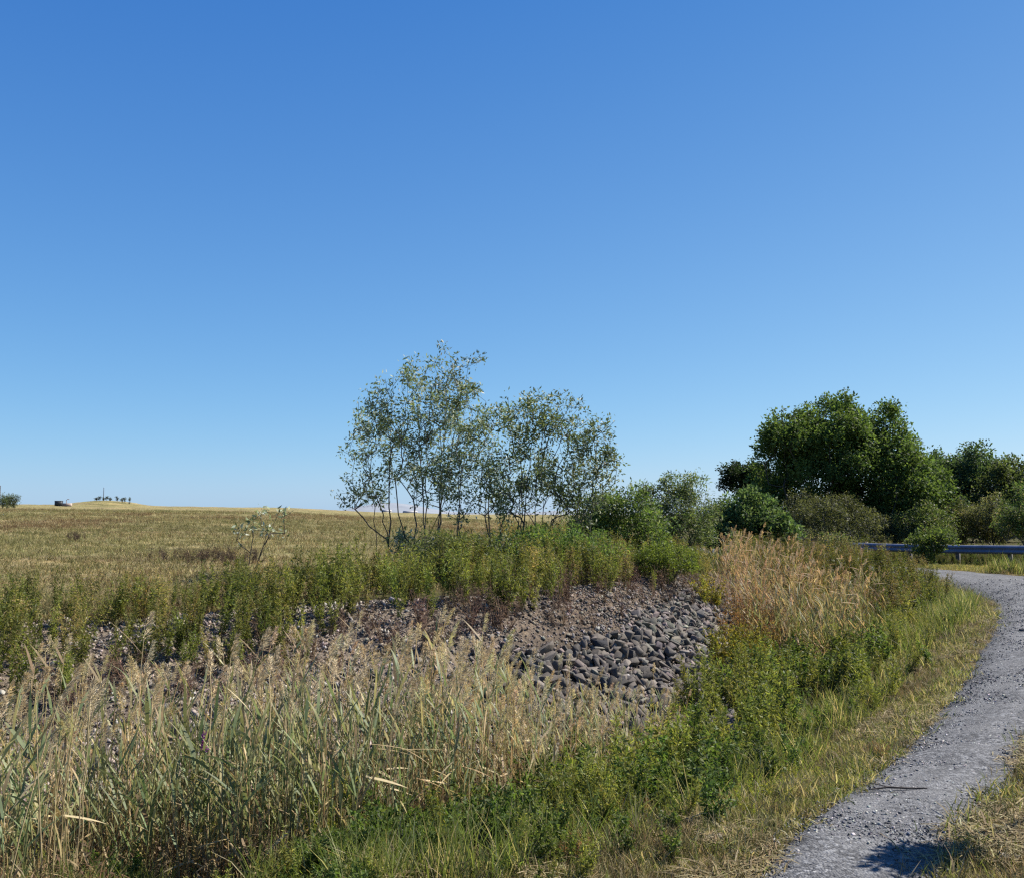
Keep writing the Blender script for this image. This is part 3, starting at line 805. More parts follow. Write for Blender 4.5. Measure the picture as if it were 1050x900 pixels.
# ------------------------------------------------------------------ verge: grass, weeds and litter between ditch and path
def make_verge():
    # grass
    n = 78000
    d = 2.6 + 24 * rng.random(n) ** 1.55; az = rng.uniform(-.75, .75, n); x = d * az; y = d
    s, yy = ditch_st(x, y); pd = path_dist(x, y)
    edge = pd + .30 * (fbm(x, y, .3, 61) - .5)
    on = (s < -.9) & (edge > -.06)
    left = (s < 0) & (pd > 0)
    dens = (.35 + .65 * sstep(-.05, .25, edge)) * sstep(.2, .5, fbm(x, y, .7, 62) + .14)
    keep = on & (rng.random(n) < dens)
    x, y, s, pd, d, yy = (a[keep] for a in (x, y, s, pd, d, yy)); n = len(x)
    tall = sstep(.5, 2.2, pd) * sstep(.35, .6, fbm(x, y, 1.2, 63)) * (s > -3.4)
    tall = np.maximum(tall, sstep(13, 17, y) * sstep(.2, .8, pd) * (s > -5))
    tall = tall * np.where((y < 8) & (x < 1.6), .3, 1)
    it = rng.random(n) < tall
    dry = rng.random(n) < np.interp(fbm(x, y, .7, 64), [.40, .54, .66], [.06, .45, .92])
    p = ground_pos(x, y)
    sc = np.interp(d, [3, 8, 26], [.8, 1.0, 1.5])
    a = it; o = merge('tall_grass', GR_TALL, p[a], sc[a] * rng.uniform(.6, 1.2, a.sum()), vary((1, 1, 1), a.sum(), .2), mat=M_LEAF, lean=.15)
    tag(o, 'uncut green grass standing on the verge next to the ditch', 'grass', kind='stuff')
    a = ~it & ~dry; o = merge('short_grass', GR_SHORT, p[a], sc[a] * rng.uniform(.5, 1.5, a.sum()) * (.35 + .9 * fbm(x[a], y[a], .45, 65)), vary((1, 1, 1), a.sum(), .3), mat=M_LEAF, lean=.2)
    tag(o, 'short cut green grass along both sides of the gravel path', 'grass', kind='stuff')
    a = ~it & dry; o = merge('dry_grass', GR_DRY, p[a], sc[a] * rng.uniform(.35, .95, a.sum()), vary((.92, .9, .88), a.sum(), .35), mat=M_DRY, lean=.3)
    tag(o, 'dry tan grass patches on the verge of the path', 'grass', kind='stuff')
    # cut litter
    n = 40000
    d = 3 + 18 * rng.random(n) ** 1.5; az = rng.uniform(-.2, .7, n); x = d * az; y = d
    s, yy = ditch_st(x, y); pd = path_dist(x, y)
    keep = (s < -2.0) & (pd > -.08) & (rng.random(n) < np.interp(pd, [-.1, .1, 1.2, 3], [.5, 1, .7, .3]) * sstep(.35, .6, fbm(x, y, .8, 66)))
    x, y = x[keep], y[keep]
    o = merge('grass_litter', LITTER, ground_pos(x, y, .03), rng.uniform(.35, .8, len(x)), vary((.8, .78, .74), len(x), .3), mat=M_DRY, lean=.1)
    tag(o, 'pale cut grass litter lying on the verge by the path', 'grass litter', kind='stuff')
    # weeds near the ditch lip
    n = 9000
    d = 3.3 + 20 * rng.random(n) ** 1.5; az = rng.uniform(-.75, .75, n); x = d * az; y = d
    s, yy = ditch_st(x, y); pd = path_dist(x, y)
    band = np.interp(yy, [4, 8, 10, 13, 17, 22], [-3.6, -3.4, -2.7, -2.4, -2.8, -3.4]) + .9 * (fbm(x, y, 1.3, 75) - .5)
    dens = sstep(-.9, .3, s - band) * (1 - sstep(-.5, .1, s + np.interp(yy, [8, 10, 11, 14], [.5, 0, -.7, -.7]))) * sstep(.40, .58, fbm(x, y, .7, 71) + .10 * (s > -2)) * sstep(.4, 1.3, pd)
    dens = dens * np.where(yy < 9, np.where(x < -1.6, .25, .9), 1)
    keep = rng.random(n) < dens * .8
    x, y, s, yy = x[keep], y[keep], s[keep], yy[keep]; n = len(x)
    p = ground_pos(x, y)
    sc = rng.uniform(.35, 1.0, n) * np.interp(y, [3.5, 5, 7, 20], [.5, .75, 1.0, 1.0]) * (.55 + .8 * fbm(x, y, 1.0, 73)) * np.interp(s, [-3, -1], [.7, 1.15])
    kind = fbm(x, y, .6, 74) + rng.normal(0, .1, n) > .52
    o = merge('verge_weeds', W_MUG, p[kind], sc[kind], vary((1.3, 1.22, 1.05), kind.sum(), .3), mat=M_LEAF, lean=.15)
    tag(o, 'broad clumps of bright green mugwort weeds at the near lip of the ditch', 'weeds', kind='stuff')
    k = ~kind
    o = merge('fine_weeds', W_GREEN, p[k], sc[k] * .9, vary((1.3, 1.2, 1.05), k.sum(), .3), mat=M_LEAF, lean=.15)
    tag(o, 'narrow leaved green weeds between the verge grass and the reeds', 'weeds', kind='stuff')
    m_ = 1500
    x2 = rng.uniform(6.5, 14, m_); y2 = rng.uniform(19, 29.5, m_); p2 = path_dist(x2, y2)
    c2 = np.interp(y2, PATH[:-3, 1], PATH[:-3, 0]); k2 = (p2 > np.interp(y2, [19, 24, 27], [.9, .6, .2])) & (x2 < c2) & (rng.random(m_) < .75)
    o = merge('bend_weeds', W_OLIVE + W_GREEN, ground_pos(x2[k2], y2[k2]), rng.uniform(.7, 1.25, k2.sum()), vary((1.1, 1.0, .9), k2.sum(), .3), mat=M_LEAF, lean=.15)
    tag(o, 'tall olive weeds hiding the far bend of the path', 'weeds', kind='stuff')
    # coloured patches
    def patch(name, T, spots, label, cat, hh, tint=(1, 1, 1), mat=M_LEAF):
        xs, ys = [], []
        for (u, v, m, su, sv) in spots:
            for k in range(m):
                q = hit(u + rng.normal(0, su), v + rng.normal(0, sv)); xs.append(q[0]); ys.append(q[1])
        xs, ys = np.array(xs), np.array(ys); nn = len(xs)
        o = merge(name, T, ground_pos(xs, ys), rng.uniform(.6, 1.15, nn) * hh, vary(tint, nn, .2), mat=mat, lean=.2)
        tag(o, label, cat, kind='stuff')
    patch('red_weeds', W_RED, [(798, 660, 34, 18, 6), (768, 640, 12, 8, 6)], 'reddish brown seeding weeds in front of the far reeds', 'weeds', 1.3, (.95, .95, .9))
    patch('yellow_weeds', W_YELLOW, [(760, 684, 34, 18, 6), (728, 622, 7, 6, 3)], 'yellowing weeds at the right end of the rocks', 'weeds', 1.25, (1.2, 1.15, 1))
    patch('yellow_sprouts', W_YELLOW, [(800, 790, 22, 22, 10), (770, 818, 18, 18, 7), (750, 770, 14, 16, 8)], 'low yellow green sprouts in the cut verge grass', 'weeds', .34, (1.3, 1.5, 1.1))
    patch('rusty_weeds', W_RED, [(650, 848, 16, 15, 5), (590, 880, 8, 12, 4), (905, 778, 8, 12, 2)], 'low rust brown withered plants in the near verge', 'weeds', .3)
    patch('lip_stalks', W_BROWN, [(575, 850, 22, 25, 10), (720, 780, 12, 25, 10), (860, 720, 8, 20, 8)], 'bent dead brown stalks on the lip of the ditch', 'dead weeds', .5)
rng = np.random.default_rng(107); make_verge()

# ------------------------------------------------------------------ woody plants
def skeleton(points, starts, step=.35, up=.25, jit=.06):
    """join crown points to the trunk by nearest node; returns nodes, parent index"""
    nodes = [np.array(p, float) for p in starts[0]]; par = list(starts[1])
    order = np.argsort(np.linalg.norm(points - nodes[0], axis=1) + points[:, 2] * .2)
    for i in order:
        p = points[i]; A = np.array(nodes)
        d = p - A; dist = np.linalg.norm(d, axis=1)
        j = int(np.argmin(dist * (1.5 - .75 * d[:, 2] / np.maximum(dist, 1e-6))))    # prefer growing upwards
        n = max(1, int(dist[j] / step)); a = nodes[j]; prev = j
        for k in range(1, n + 1):
            f = k / n
            q = a * (1 - f) + p * f + [0, 0, up * dist[j] * (f - f * f) * -.35] + (rng.normal(0, jit * step, 3) if k < n else 0)
            nodes.append(q); par.append(prev); prev = len(nodes) - 1
    return np.array(nodes), np.array(par)

def radii(par, tip, power=2.3, cap=1.0):
    n = len(par); acc = np.zeros(n); kids = np.zeros(n, int)
    for i in range(n - 1, 0, -1):
        if acc[i] == 0: acc[i] = tip ** power
        acc[par[i]] += acc[i]
    return np.minimum(acc ** (1 / power), cap)

def wood_mesh(mb, nodes, par, r, col, sides=5):
    i = np.arange(len(nodes)); m = par >= 0; i = i[m]; p = par[m]
    A, B = nodes[p], nodes[i]; d = norm(B - A)
    ref = np.where(np.abs(d[:, 2:3]) > .9, [[1., 0, 0]], [[0, 0, 1.]])
    a = norm(np.cross(d, ref)); b = np.cross(d, a)
    th = np.arange(sides) * 2 * math.pi / sides
    ring = np.cos(th)[None, :, None] * a[:, None] + np.sin(th)[None, :, None] * b[:, None]
    ra = np.minimum(r[p], r[i] * 1.35)
    V = np.concatenate([A[:, None] + ring * ra[:, None, None], B[:, None] + ring * r[i][:, None, None]], 1)
    j = np.arange(sides); k = (j + 1) % sides
    q = np.stack([j, k, sides + k, sides + j], 1)
    Q = (q[None] + (np.arange(len(i)) * 2 * sides)[:, None, None]).reshape(-1, 4)
    mb.add(V.reshape(-1, 3), Q, np.asarray(col))

def ellipsoids(n, lobes):
    """points in a union of ellipsoids (cx, cy, cz, rx, ry, rz), denser near the surface"""
    vol = np.array([l[3] * l[4] * l[5] for l in lobes]) ** .8
    k = rng.choice(len(lobes), n, p=vol / vol.sum()); L = np.array(lobes)[k]
    d = norm(rng.normal(size=(n, 3))) * (rng.random((n, 1)) ** (1 / 4.2)) * rng.choice([.85, 1.0, 1.12, 1.3], (n, 1), p=[.35, .4, .17, .08])
    return L[:, :3] + d * L[:, 3:]

def woody(name, label, cat, base, lobes, npts, nleaf, leaf, cols, stems=1, bark=(.09, .075, .06), tip=.006, cl=.25, group=None, alt=None, altp=0, step=.35,
          up=.1, trunk_h=None, mat=None, rcap=.3, droop=0):
    """one tree or shrub: Empty > trunk (or stems), crown"""
    global rng
    rng = np.random.default_rng(zlib.crc32(label.encode()))
    o = empty(name, base, label, cat, group)
    pts = ellipsoids(npts, lobes); pts = pts[pts[:, 2] > .08]
    top = max(l[2] for l in lobes); cx = np.mean([l[0] for l in lobes]); cy = np.mean([l[1] for l in lobes])
    th = trunk_h if trunk_h is not None else top * .6
    nodes, par = [], []
    if stems == 1:
        k = 6
        for q in range(k):
            f = q / (k - 1); nodes.append(np.array([cx * f * .7, cy * f * .7, th * f]) + (rng.normal(0, .03 * th, 3) * [1, 1, 0] * (f > 0))); par.append(q - 1)
    else:
        nodes.append(np.zeros(3)); par.append(-1)
        for s_ in range(stems):
            L = lobes[s_ % len(lobes)]; tgt = np.array([L[0], L[1], max(L[2], .3)]) * [.8, .8, 1.0] + [0, 0, L[5] * .35] + rng.normal(0, .25, 3) * [L[3], L[4], 0]
            b0 = rng.normal(0, .06, 3) * [1, 1, 0] * max(1, top); prev = 0
            nq = max(4, int(top / .3))
            for q in range(1, nq + 1):
                f = q / nq; nodes.append(b0 * (1 - f) + tgt * np.array([f**1.2, f**1.2, f]) + rng.normal(0, .02, 3)); par.append(prev); prev = len(nodes) - 1
    nodes, par = skeleton(pts, (nodes, par), step)
    r = radii(par, tip, cap=rcap)
    wm = MB(); wood_mesh(wm, nodes, par, r, bark, 5)
    build(wm, 'trunk' if stems == 1 else 'stems', M_BARK, o)
    # leaves on the twig ends
    kids = np.bincount(par[par >= 0], minlength=len(nodes)); ends = np.where((kids == 0) | (r < tip * 1.9))[0]
    ends = ends[nodes[ends, 2] > .05]
    lm = MB(); wt = rng.gamma(1.0 if 'sapling' in name else 1.8, 1.0, len(ends)); e = rng.choice(ends, nleaf, p=wt / wt.sum())
    tw = rng.normal(0, .18, len(nodes))                      # a tone per twig: older and younger leaves
    off = rand_dirs(nleaf, .1) * (rng.random((nleaf, 1)) ** .6) * cl
    P = nodes[e] + off; m = P[:, 2] > .03; P, e, off = P[m], e[m], off[m]; n = len(P)
    c = np.array([cols[i] for i in rng.integers(0, len(cols), n)]) * (1 + tw[e])[:, None] * rng.uniform(.75, 1.25, (n, 1))
    if alt is not None:
        a = rng.random(n) < altp; c[a] = np.asarray(alt) * rng.uniform(.8, 1.2, (a.sum(), 1))
    D = norm(off) * .8 + rand_dirs(n, up - droop); sc = rng.uniform(.6, 1.25, n)
    leaves(lm, P, D, leaf[0] * sc, leaf[1] * sc, c)
    build(lm, 'crown' if stems == 1 else 'foliage', mat or M_LEAF, o)
    return o

SIL = [(.155, .20, .095), (.20, .245, .13), (.12, .16, .065), (.18, .205, .08)]
def sapling(label, ub, y, lobes_px, stems, npts, nleaf, cols=SIL, alt=(.42, .44, .36), altp=.2, leaf=(.085, .032)):
    x, y = at(ub, y); z = gz(x, y)
    lobes = []
    for (u, v, ru, rv) in lobes_px:
        lobes.append(((u - ub) / FPX * y, rng.normal(0, .15), ztop(v, y) - z, ru / FPX * y, min(ru, 45) / FPX * y, rv / FPX * y))
    lobes.append((rng.normal(0, .25), 0, .55, .45, .35, .35))
    return woody('sapling', label, 'tree', (x, y, z), lobes, int(npts * 1.5), int(nleaf * 1.08), leaf, cols, stems=stems + 1, bark=(.085, .075, .062), tip=.0036, cl=.15, group='slender saplings on the ditch bank',
                 alt=alt, altp=altp, step=.18, mat=M_SILVER, rcap=.026)
sapling('leftmost sapling of the clump, leaning out over the field with low side branches', 402, 17.4, [(385, 470, 38, 48), (368, 508, 24, 14), (395, 425, 26, 30)], 2, 130, 3300)
sapling('tall thin sapling just left of the highest one in the clump', 425, 17.0, [(420, 420, 32, 48), (430, 480, 36, 45)], 2, 120, 3100)
sapling('highest sapling of the clump, its top standing clear of the others', 440, 17.6, [(455, 392, 24, 36), (450, 450, 38, 60), (487, 372, 12, 8)], 3, 150, 3600)
sapling('dense middle sapling right of the highest one', 470, 17.2, [(478, 440, 34, 50), (480, 500, 36, 40)], 2, 130, 3300)
sapling('low sapling filling the dip in the middle of the clump', 508, 17.8, [(508, 455, 28, 45), (510, 505, 30, 35)], 2, 100, 2600)
G2 = [(.14, .18, .07), (.17, .21, .09), (.11, .145, .055), (.20, .21, .085)]
sapling('sapling with the left top of the right half of the clump', 532, 17.0, [(542, 435, 32, 38), (535, 490, 34, 42)], 3, 130, 3300, G2, altp=.07)
sapling('rounded sapling in the centre of the right half of the clump', 556, 17.5, [(578, 445, 34, 42), (565, 500, 36, 40)], 3, 130, 3300, G2, altp=.06)
sapling('rightmost sapling of the clump, arching out towards the green shrubs', 582, 17.2, [(612, 460, 26, 36), (598, 505, 36, 30), (628, 470, 15, 12)], 3, 130, 3200, G2, altp=.06)

def bush(name, label, cat, u, y, lobes_px, npts, nleaf, leaf, cols, stems=4, group=None, **kw):
    x, y = at(u, y); z = gz(x, y)
    lobes = [((q[0] - u) / FPX * y, (q[4] if len(q) > 4 else 0) + rng.normal(0, .1), ztop(q[1], y) - z, q[2] / FPX * y, (q[5] if len(q) > 5 else min(q[2], 60) / FPX * y), q[3] / FPX * y) for q in lobes_px]
    return woody(name, label, cat, (x, y, z), lobes, npts, nleaf, leaf, cols, stems=stems, group=group, **kw)

# small silvery shrub alone on the bank
bush('shrub', 'small sparse shrub with silvery pale leaves standing alone at the field edge', 'shrub', 258, 14.6,
     [(268, 538, 9, 14), (284, 546, 9, 9), (296, 527, 9, 4), (246, 545, 9, 8), (266, 522, 7, 6)], 34, 190, (.085, .034), [(.30, .33, .22), (.45, .47, .38), (.16, .19, .09), (.22, .26, .12)],
     stems=3, tip=.004, cl=.10, step=.15, rcap=.014, mat=M_SILVER)
WIL = [(.085, .14, .035), (.11, .165, .045), (.07, .115, .03), (.13, .17, .055)]
bush('shrub', 'rounded green shrub joining the right side of the sapling clump', 'shrub', 640, 21, [(640, 530, 38, 32), (605, 535, 26, 26), (655, 552, 36, 20)], 260, 15000, (.10, .034), WIL, tip=.004, cl=.22, step=.25, rcap=.03, alt=(.28, .30, .2), altp=.06)
bush('shrub', 'pale green willow shrub with loose feathery top shoots against the sky', 'shrub', 695, 24, [(693, 522, 36, 24), (700, 496, 20, 16), (668, 514, 22, 16), (700, 545, 40, 20)], 260, 13000, (.10, .030), [(.12, .17, .06), (.15, .20, .08), (.09, .14, .045), (.17, .20, .09)], tip=.004, cl=.2, step=.25, rcap=.03, alt=(.32, .35, .25), altp=.1)
bush('shrub', 'dark glossy green shrub at the left foot of the big tree', 'shrub', 765, 29, [(770, 530, 28, 22), (745, 543, 28, 18), (735, 528, 14, 10), (795, 545, 22, 16), (760, 520, 14, 10)], 260, 15000, (.14, .06), [(.06, .10, .035), (.08, .125, .045), (.05, .085, .03), (.11, .145, .06)], tip=.005, cl=.28, step=.3, rcap=.04, mat=M_GLOSS)
bush('shrub', 'bright yellow green low bush at the right end of the weed belt', 'shrub', 682, 16.8, [(690, 574, 28, 15), (668, 570, 22, 18)], 170, 9000, (.06, .016), [(.13, .17, .03), (.16, .20, .035), (.10, .14, .03)], stems=6, tip=.003, cl=.12, step=.14, rcap=.012)
bush('shrub', 'leafy dark green shrub in the weeds under the right hand saplings', 'shrub', 560, 15.9, [(560, 560, 42, 20), (600, 562, 32, 20)], 170, 8000, (.065, .018), [(.08, .13, .03), (.10, .15, .035), (.06, .10, .028)], stems=6, tip=.003, cl=.14, step=.15, rcap=.012)
bush('shrub', 'olive twiggy shrub in the weeds under the tallest saplings', 'shrub', 455, 15.6, [(450, 560, 36, 22), (490, 565, 30, 20)], 150, 5000, (.06, .017), [(.10, .125, .04), (.13, .14, .05), (.085, .11, .035)], stems=6, tip=.003, cl=.13, step=.15, rcap=.012)

OAK = [(.066, .106, .027), (.085, .128, .035), (.055, .09, .025), (.105, .148, .042)]
def tree(name, label, u, y, lobes_px, npts, nleaf, leaf, cols, base_v=None, trunk_h=None, **kw):
    return bush(name, label, 'tree', u, y, lobes_px, npts, nleaf, leaf, cols, stems=1, trunk_h=trunk_h, **kw)
tree('broadleaf_tree', 'big rounded dark green tree rising alone above the guardrail', 858, 44,
     [(855, 436, 36, 24, 0, 2.3), (812, 452, 36, 24, -.3, 2.3), (908, 452, 28, 30, .4, 2.2), (870, 470, 62, 36, 0, 3.2), (915, 500, 45, 40, -.8, 2.4), (905, 528, 48, 24, -1.2, 2.0), (830, 492, 44, 36, .3, 2.6), (890, 512, 36, 26, .4, 2.0), (925, 520, 36, 34, -.6, 2.2), (905, 545, 52, 18, -1.5, 1.8), (850, 530, 50, 25, .5, 2.4), (800, 500, 34, 34, .5, 2), (790, 455, 20, 16, -.5, 1.2), (915, 424, 15, 10, .5, .9), (856, 416, 16, 8, 0, 1.0)],
     1000, 95000, (.16, .095), OAK, trunk_h=3.0, tip=.012, cl=.55, step=.5, rcap=.24, mat=M_GLOSS, bark=(.07, .06, .05))
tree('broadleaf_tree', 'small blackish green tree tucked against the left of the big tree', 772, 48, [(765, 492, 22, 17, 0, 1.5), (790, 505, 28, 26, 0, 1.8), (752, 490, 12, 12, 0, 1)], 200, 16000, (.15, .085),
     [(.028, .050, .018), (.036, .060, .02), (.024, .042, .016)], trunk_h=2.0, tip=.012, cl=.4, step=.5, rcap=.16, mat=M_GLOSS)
bush('shrub', 'grey olive twiggy shrub in front of the big tree trunk', 'shrub', 838, 39, [(845, 530, 38, 20), (822, 520, 18, 18), (880, 536, 24, 14), (860, 515, 14, 12), (830, 548, 60, 14)], 380, 22000, (.10, .04), [(.07, .078, .034), (.09, .095, .044), (.058, .064, .03)], tip=.008, cl=.3, step=.4, rcap=.06, bark=(.12, .10, .085))
FAR = [(.065, .105, .042), (.082, .125, .05), (.055, .088, .036)]
tree('broadleaf_tree', 'distant dark domed tree right of the big tree', 985, 74, [(985, 480, 36, 24, 0, 3), (985, 530, 60, 30, 1, 3), (1005, 500, 45, 32, 0, 3.5), (962, 500, 30, 34, 0, 3), (948, 490, 22, 26, 0, 2.5)], 380, 32000, (.26, .15), FAR, trunk_h=3.5, tip=.02, cl=.8, step=.8, rcap=.3, bark=(.07, .06, .05))
tree('broadleaf_tree', 'lighter yellowish distant tree at the right edge of the picture', 1045, 70, [(1045, 492, 34, 24, 0, 3), (1050, 535, 60, 25, 1, 3), (1030, 515, 40, 24, 0, 3), (1075, 500, 34, 30, 0, 3)], 340, 28000, (.24, .14), [(.09, .12, .04), (.11, .14, .05), (.075, .10, .036)], trunk_h=3.5, tip=.02, cl=.7, step=.8, rcap=.3)
tree('broadleaf_tree', 'distant tree beyond the right edge behind the brush', 1130, 72, [(1120, 490, 50, 36, 0, 4), (1150, 500, 50, 40, 0, 4)], 200, 14000, (.28, .16), FAR, trunk_h=3.5, tip=.02, cl=.8, step=.9, rcap=.3)
# brush behind the guardrail
BR = [(.095, .125, .042), (.075, .105, .034), (.13, .14, .058), (.115, .115, .055)]
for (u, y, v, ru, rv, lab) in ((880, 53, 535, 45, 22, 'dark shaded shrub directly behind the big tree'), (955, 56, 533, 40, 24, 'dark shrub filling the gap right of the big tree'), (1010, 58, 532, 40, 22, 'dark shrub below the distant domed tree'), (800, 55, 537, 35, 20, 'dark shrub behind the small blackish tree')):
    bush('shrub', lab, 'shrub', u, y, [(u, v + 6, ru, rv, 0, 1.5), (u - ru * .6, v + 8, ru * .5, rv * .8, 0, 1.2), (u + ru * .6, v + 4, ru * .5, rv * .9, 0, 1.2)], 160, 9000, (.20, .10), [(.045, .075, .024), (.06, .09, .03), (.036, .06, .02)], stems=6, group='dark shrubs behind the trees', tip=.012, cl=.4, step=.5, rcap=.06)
brush = [(905, 41, 545, 34, 14, 'tawny brush clump right of the grey olive shrub behind the rail', BR[2:]), (948, 40, 535, 30, 22, 'green brush under the right side of the big tree', BR[:2]),
         (985, 42, 533, 30, 22, 'mixed brush clump behind the middle of the guardrail', BR), (1018, 41, 530, 30, 24, 'brownish brush clump with dry seed tops behind the guardrail', BR[2:]),
         (1050, 38, 530, 30, 26, 'dark green brush at the right picture edge behind the guardrail', [(.05, .085, .025), (.07, .10, .03)]), (1090, 40, 528, 36, 28, 'green brush continuing along the rail past the right edge', BR),
         (866, 40, 550, 26, 12, 'yellow green leafy brush at the left end of the guardrail', [(.12, .15, .035), (.15, .17, .045), (.09, .12, .03)])]
for (u, y, v, ru, rv, lab, cols) in brush:
    bush('brush_clump', lab, 'brush', u, y, [(u, v + 6, ru, rv * .75), (u - ru * .5, v + 4, ru * .5, rv * .9), (u + ru * .35, v - 2, ru * .4, rv * .8), (u + ru * .8, v + 8, ru * .4, rv * .6), (u - ru * .1, v - rv * .7, ru * .2, rv * .5)], 190, 11000, (.11, .04), cols, stems=6, group='brush behind the guardrail', tip=.007, cl=.28, step=.35, rcap=.03, alt=(.22, .19, .11), altp=.07, bark=(.14, .11, .085))
bush('brush_clump', 'small tawny brush hiding the left end of the guardrail', 'brush', 856, 34.5, [(852, 556, 16, 10), (868, 560, 9, 7)], 70, 2600, (.10, .034), BR, stems=5, group='brush behind the guardrail', tip=.006, cl=.2, step=.25, rcap=.02, alt=(.24, .19, .11), altp=.2, bark=(.14, .11, .085))
bush('vine_tangle', 'vine covered stump bulging over the front of the guardrail', 'vines', 951, 31.6, [(948, 556, 17, 12), (960, 552, 16, 10), (945, 568, 12, 8)], 90, 3200, (.10, .055), [(.08, .115, .03), (.11, .145, .04), (.06, .09, .025)], stems=5, tip=.006, cl=.16, step=.2, rcap=.03, bark=(.10, .08, .06))
# roadside sapling out of frame on the right: throws the shadow on the path
woody('roadside_sapling', 'slender sapling just right of the path whose shadow lies on the gravel', 'tree', (3.40, 5.30, gz(3.40, 5.30)), [(.02, .0, 1.50, .17, .07, .11), (.16, .05, 1.60, .16, .05, .08), (-.1, -.09, 1.52, .15, .05, .06), (-.2, -.42, 1.62, .12, .07, .08)], 60, 1500, (.08, .035), WIL, stems=2, tip=.003, cl=.12, step=.15, rcap=.015)

# low scrub under the guardrail and grass in front of it
def make_rail_scrub():
    n = 5200
    a = rng.random(n); off = rng.uniform(-2.6, 2.0, n)
    x0, y0, x1, y1 = 9.0, 42.5, 24.0, 23.5
    d = norm(np.array([x1 - x0, y1 - y0])); nn = np.array([d[1], -d[0]])           # towards the road
    nn = nn if nn @ np.array([-1, -1]) > 0 else -nn
    x = x0 + (x1 - x0) * a + nn[0] * off; y = y0 + (y1 - y0) * a + nn[1] * off
    pd = path_dist(x, y)
    k = (pd > 1.1) & (off < .9); p = ground_pos(x[k], y[k]); m = k.sum()
    o = merge('rail_scrub', W_GREEN + W_OLIVE, p, rng.uniform(.4, .8, m) * np.interp(off[k], [-2.6, -.6, -.2, .9], [1.3, 1.0, .55, .45]), vary((.7, .75, .7), m, .25), mat=M_LEAF, lean=.2)
    tag(o, 'low dark scrub growing under and behind the guardrail', 'scrub', kind='stuff')
    n = 9000
    x = rng.uniform(9, 24, n); y = rng.uniform(20, 34, n); pd = path_dist(x, y); s, yy = ditch_st(x, y)
    side = (x * .79 + y * .61) - (13.0 * .79 + 23.4 * .61)
    k = (pd > .12) & (pd < 3.2) & (side > 0)
    x, y = x[k], y[k]
    o = merge('roadside_grass', GR_SHORT, ground_pos(x, y), rng.uniform(.7, 1.3, len(x)), vary((1.15, 1.1, .9), len(x), .2), mat=M_LEAF, lean=.2)
    tag(o, 'strip of yellow green grass between the gravel and the guardrail', 'grass', kind='stuff')
rng = np.random.default_rng(108); make_rail_scrub()

# ------------------------------------------------------------------ guardrail
def make_guardrail():
    M = metal_material('galvanised_steel', (.13, .16, .235), .55, .35); MP = metal_material('weathered_post', (.12, .11, .10), .8, .1)
    A = np.array([11.7, 39.2]); Bp = np.array([22.5, 25.4])
    d = norm(Bp - A); nn = np.array([d[1], -d[0]]); nn = nn if nn[1] < 0 else -nn
    L = np.hypot(*(Bp - A)); base = (A[0], A[1], gz(*A))
    o = empty('guardrail', base, 'blue grey steel guardrail at the road bend in front of the trees', 'guardrail')
    # W section profile: (out, up)
    prof = np.array([(0, 0), (.045, .02), (.08, .065), (.08, .095), (.03, .14), (.03, .17), (.08, .215), (.08, .245), (.045, .29), (0, .31)])
    prof = np.vstack([prof, prof[::-1] + [-.006, 0]])
    m = len(prof); n_seg = 5; seg = L / n_seg
    z0 = .42
    for k in range(n_seg):
        mb = MB(); Vs = []
        for f in (k * seg, (k + 1) * seg + (.25 if k < n_seg - 1 else 0)):
            c = A + d * f; zz = -base[2] + height(np.array([c[0]]), np.array([c[1]]), False)[0] + z0
            lift = .007 * (k % 2)
            Vs.append(np.stack([c[0] - base[0] + nn[0] * (prof[:, 0] + lift), c[1] - base[1] + nn[1] * (prof[:, 0] + lift), zz + prof[:, 1]], 1))
        V = np.vstack(Vs); j = np.arange(m); q = (j + 1) % m
        mb.add(V, np.stack([j, q, m + q, m + j], 1)); build(mb, 'rail_beam', M, o)
    for k in range(10):
        c = A + d * (k * L / 9.5 + .5); z = gz(*c) - base[2]
        mb = MB(); w, t = .07, .05
        pts = []
        for zz in (-.3 + z, z0 + .34 + z):
            for sx, sy in ((-1, -1), (1, -1), (1, 1), (-1, 1)):
                q = c - A + d * w * sx - nn * (.12 + t * (1 + sy)); pts.append((q[0], q[1], zz))
        mb.add(pts, [(0, 1, 5, 4), (1, 2, 6, 5), (2, 3, 7, 6), (3, 0, 4, 7), (4, 5, 6, 7)]); post = build(mb, 'post', MP, o)
        mb = MB(); pts = []
        for zz in (z0 + .06 + z, z0 + .27 + z):
            for sx, sy in ((-1, 0), (1, 0), (1, 1), (-1, 1)):
                q = c - A + d * .05 * sx - nn * (.115 - .11 * sy); pts.append((q[0], q[1], zz))
        mb.add(pts, [(0, 1, 5, 4), (1, 2, 6, 5), (2, 3, 7, 6), (3, 0, 4, 7), (4, 5, 6, 7), (3, 2, 1, 0)]); build(mb, 'spacer_block', MP, post)
rng = np.random.default_rng(109); make_guardrail()

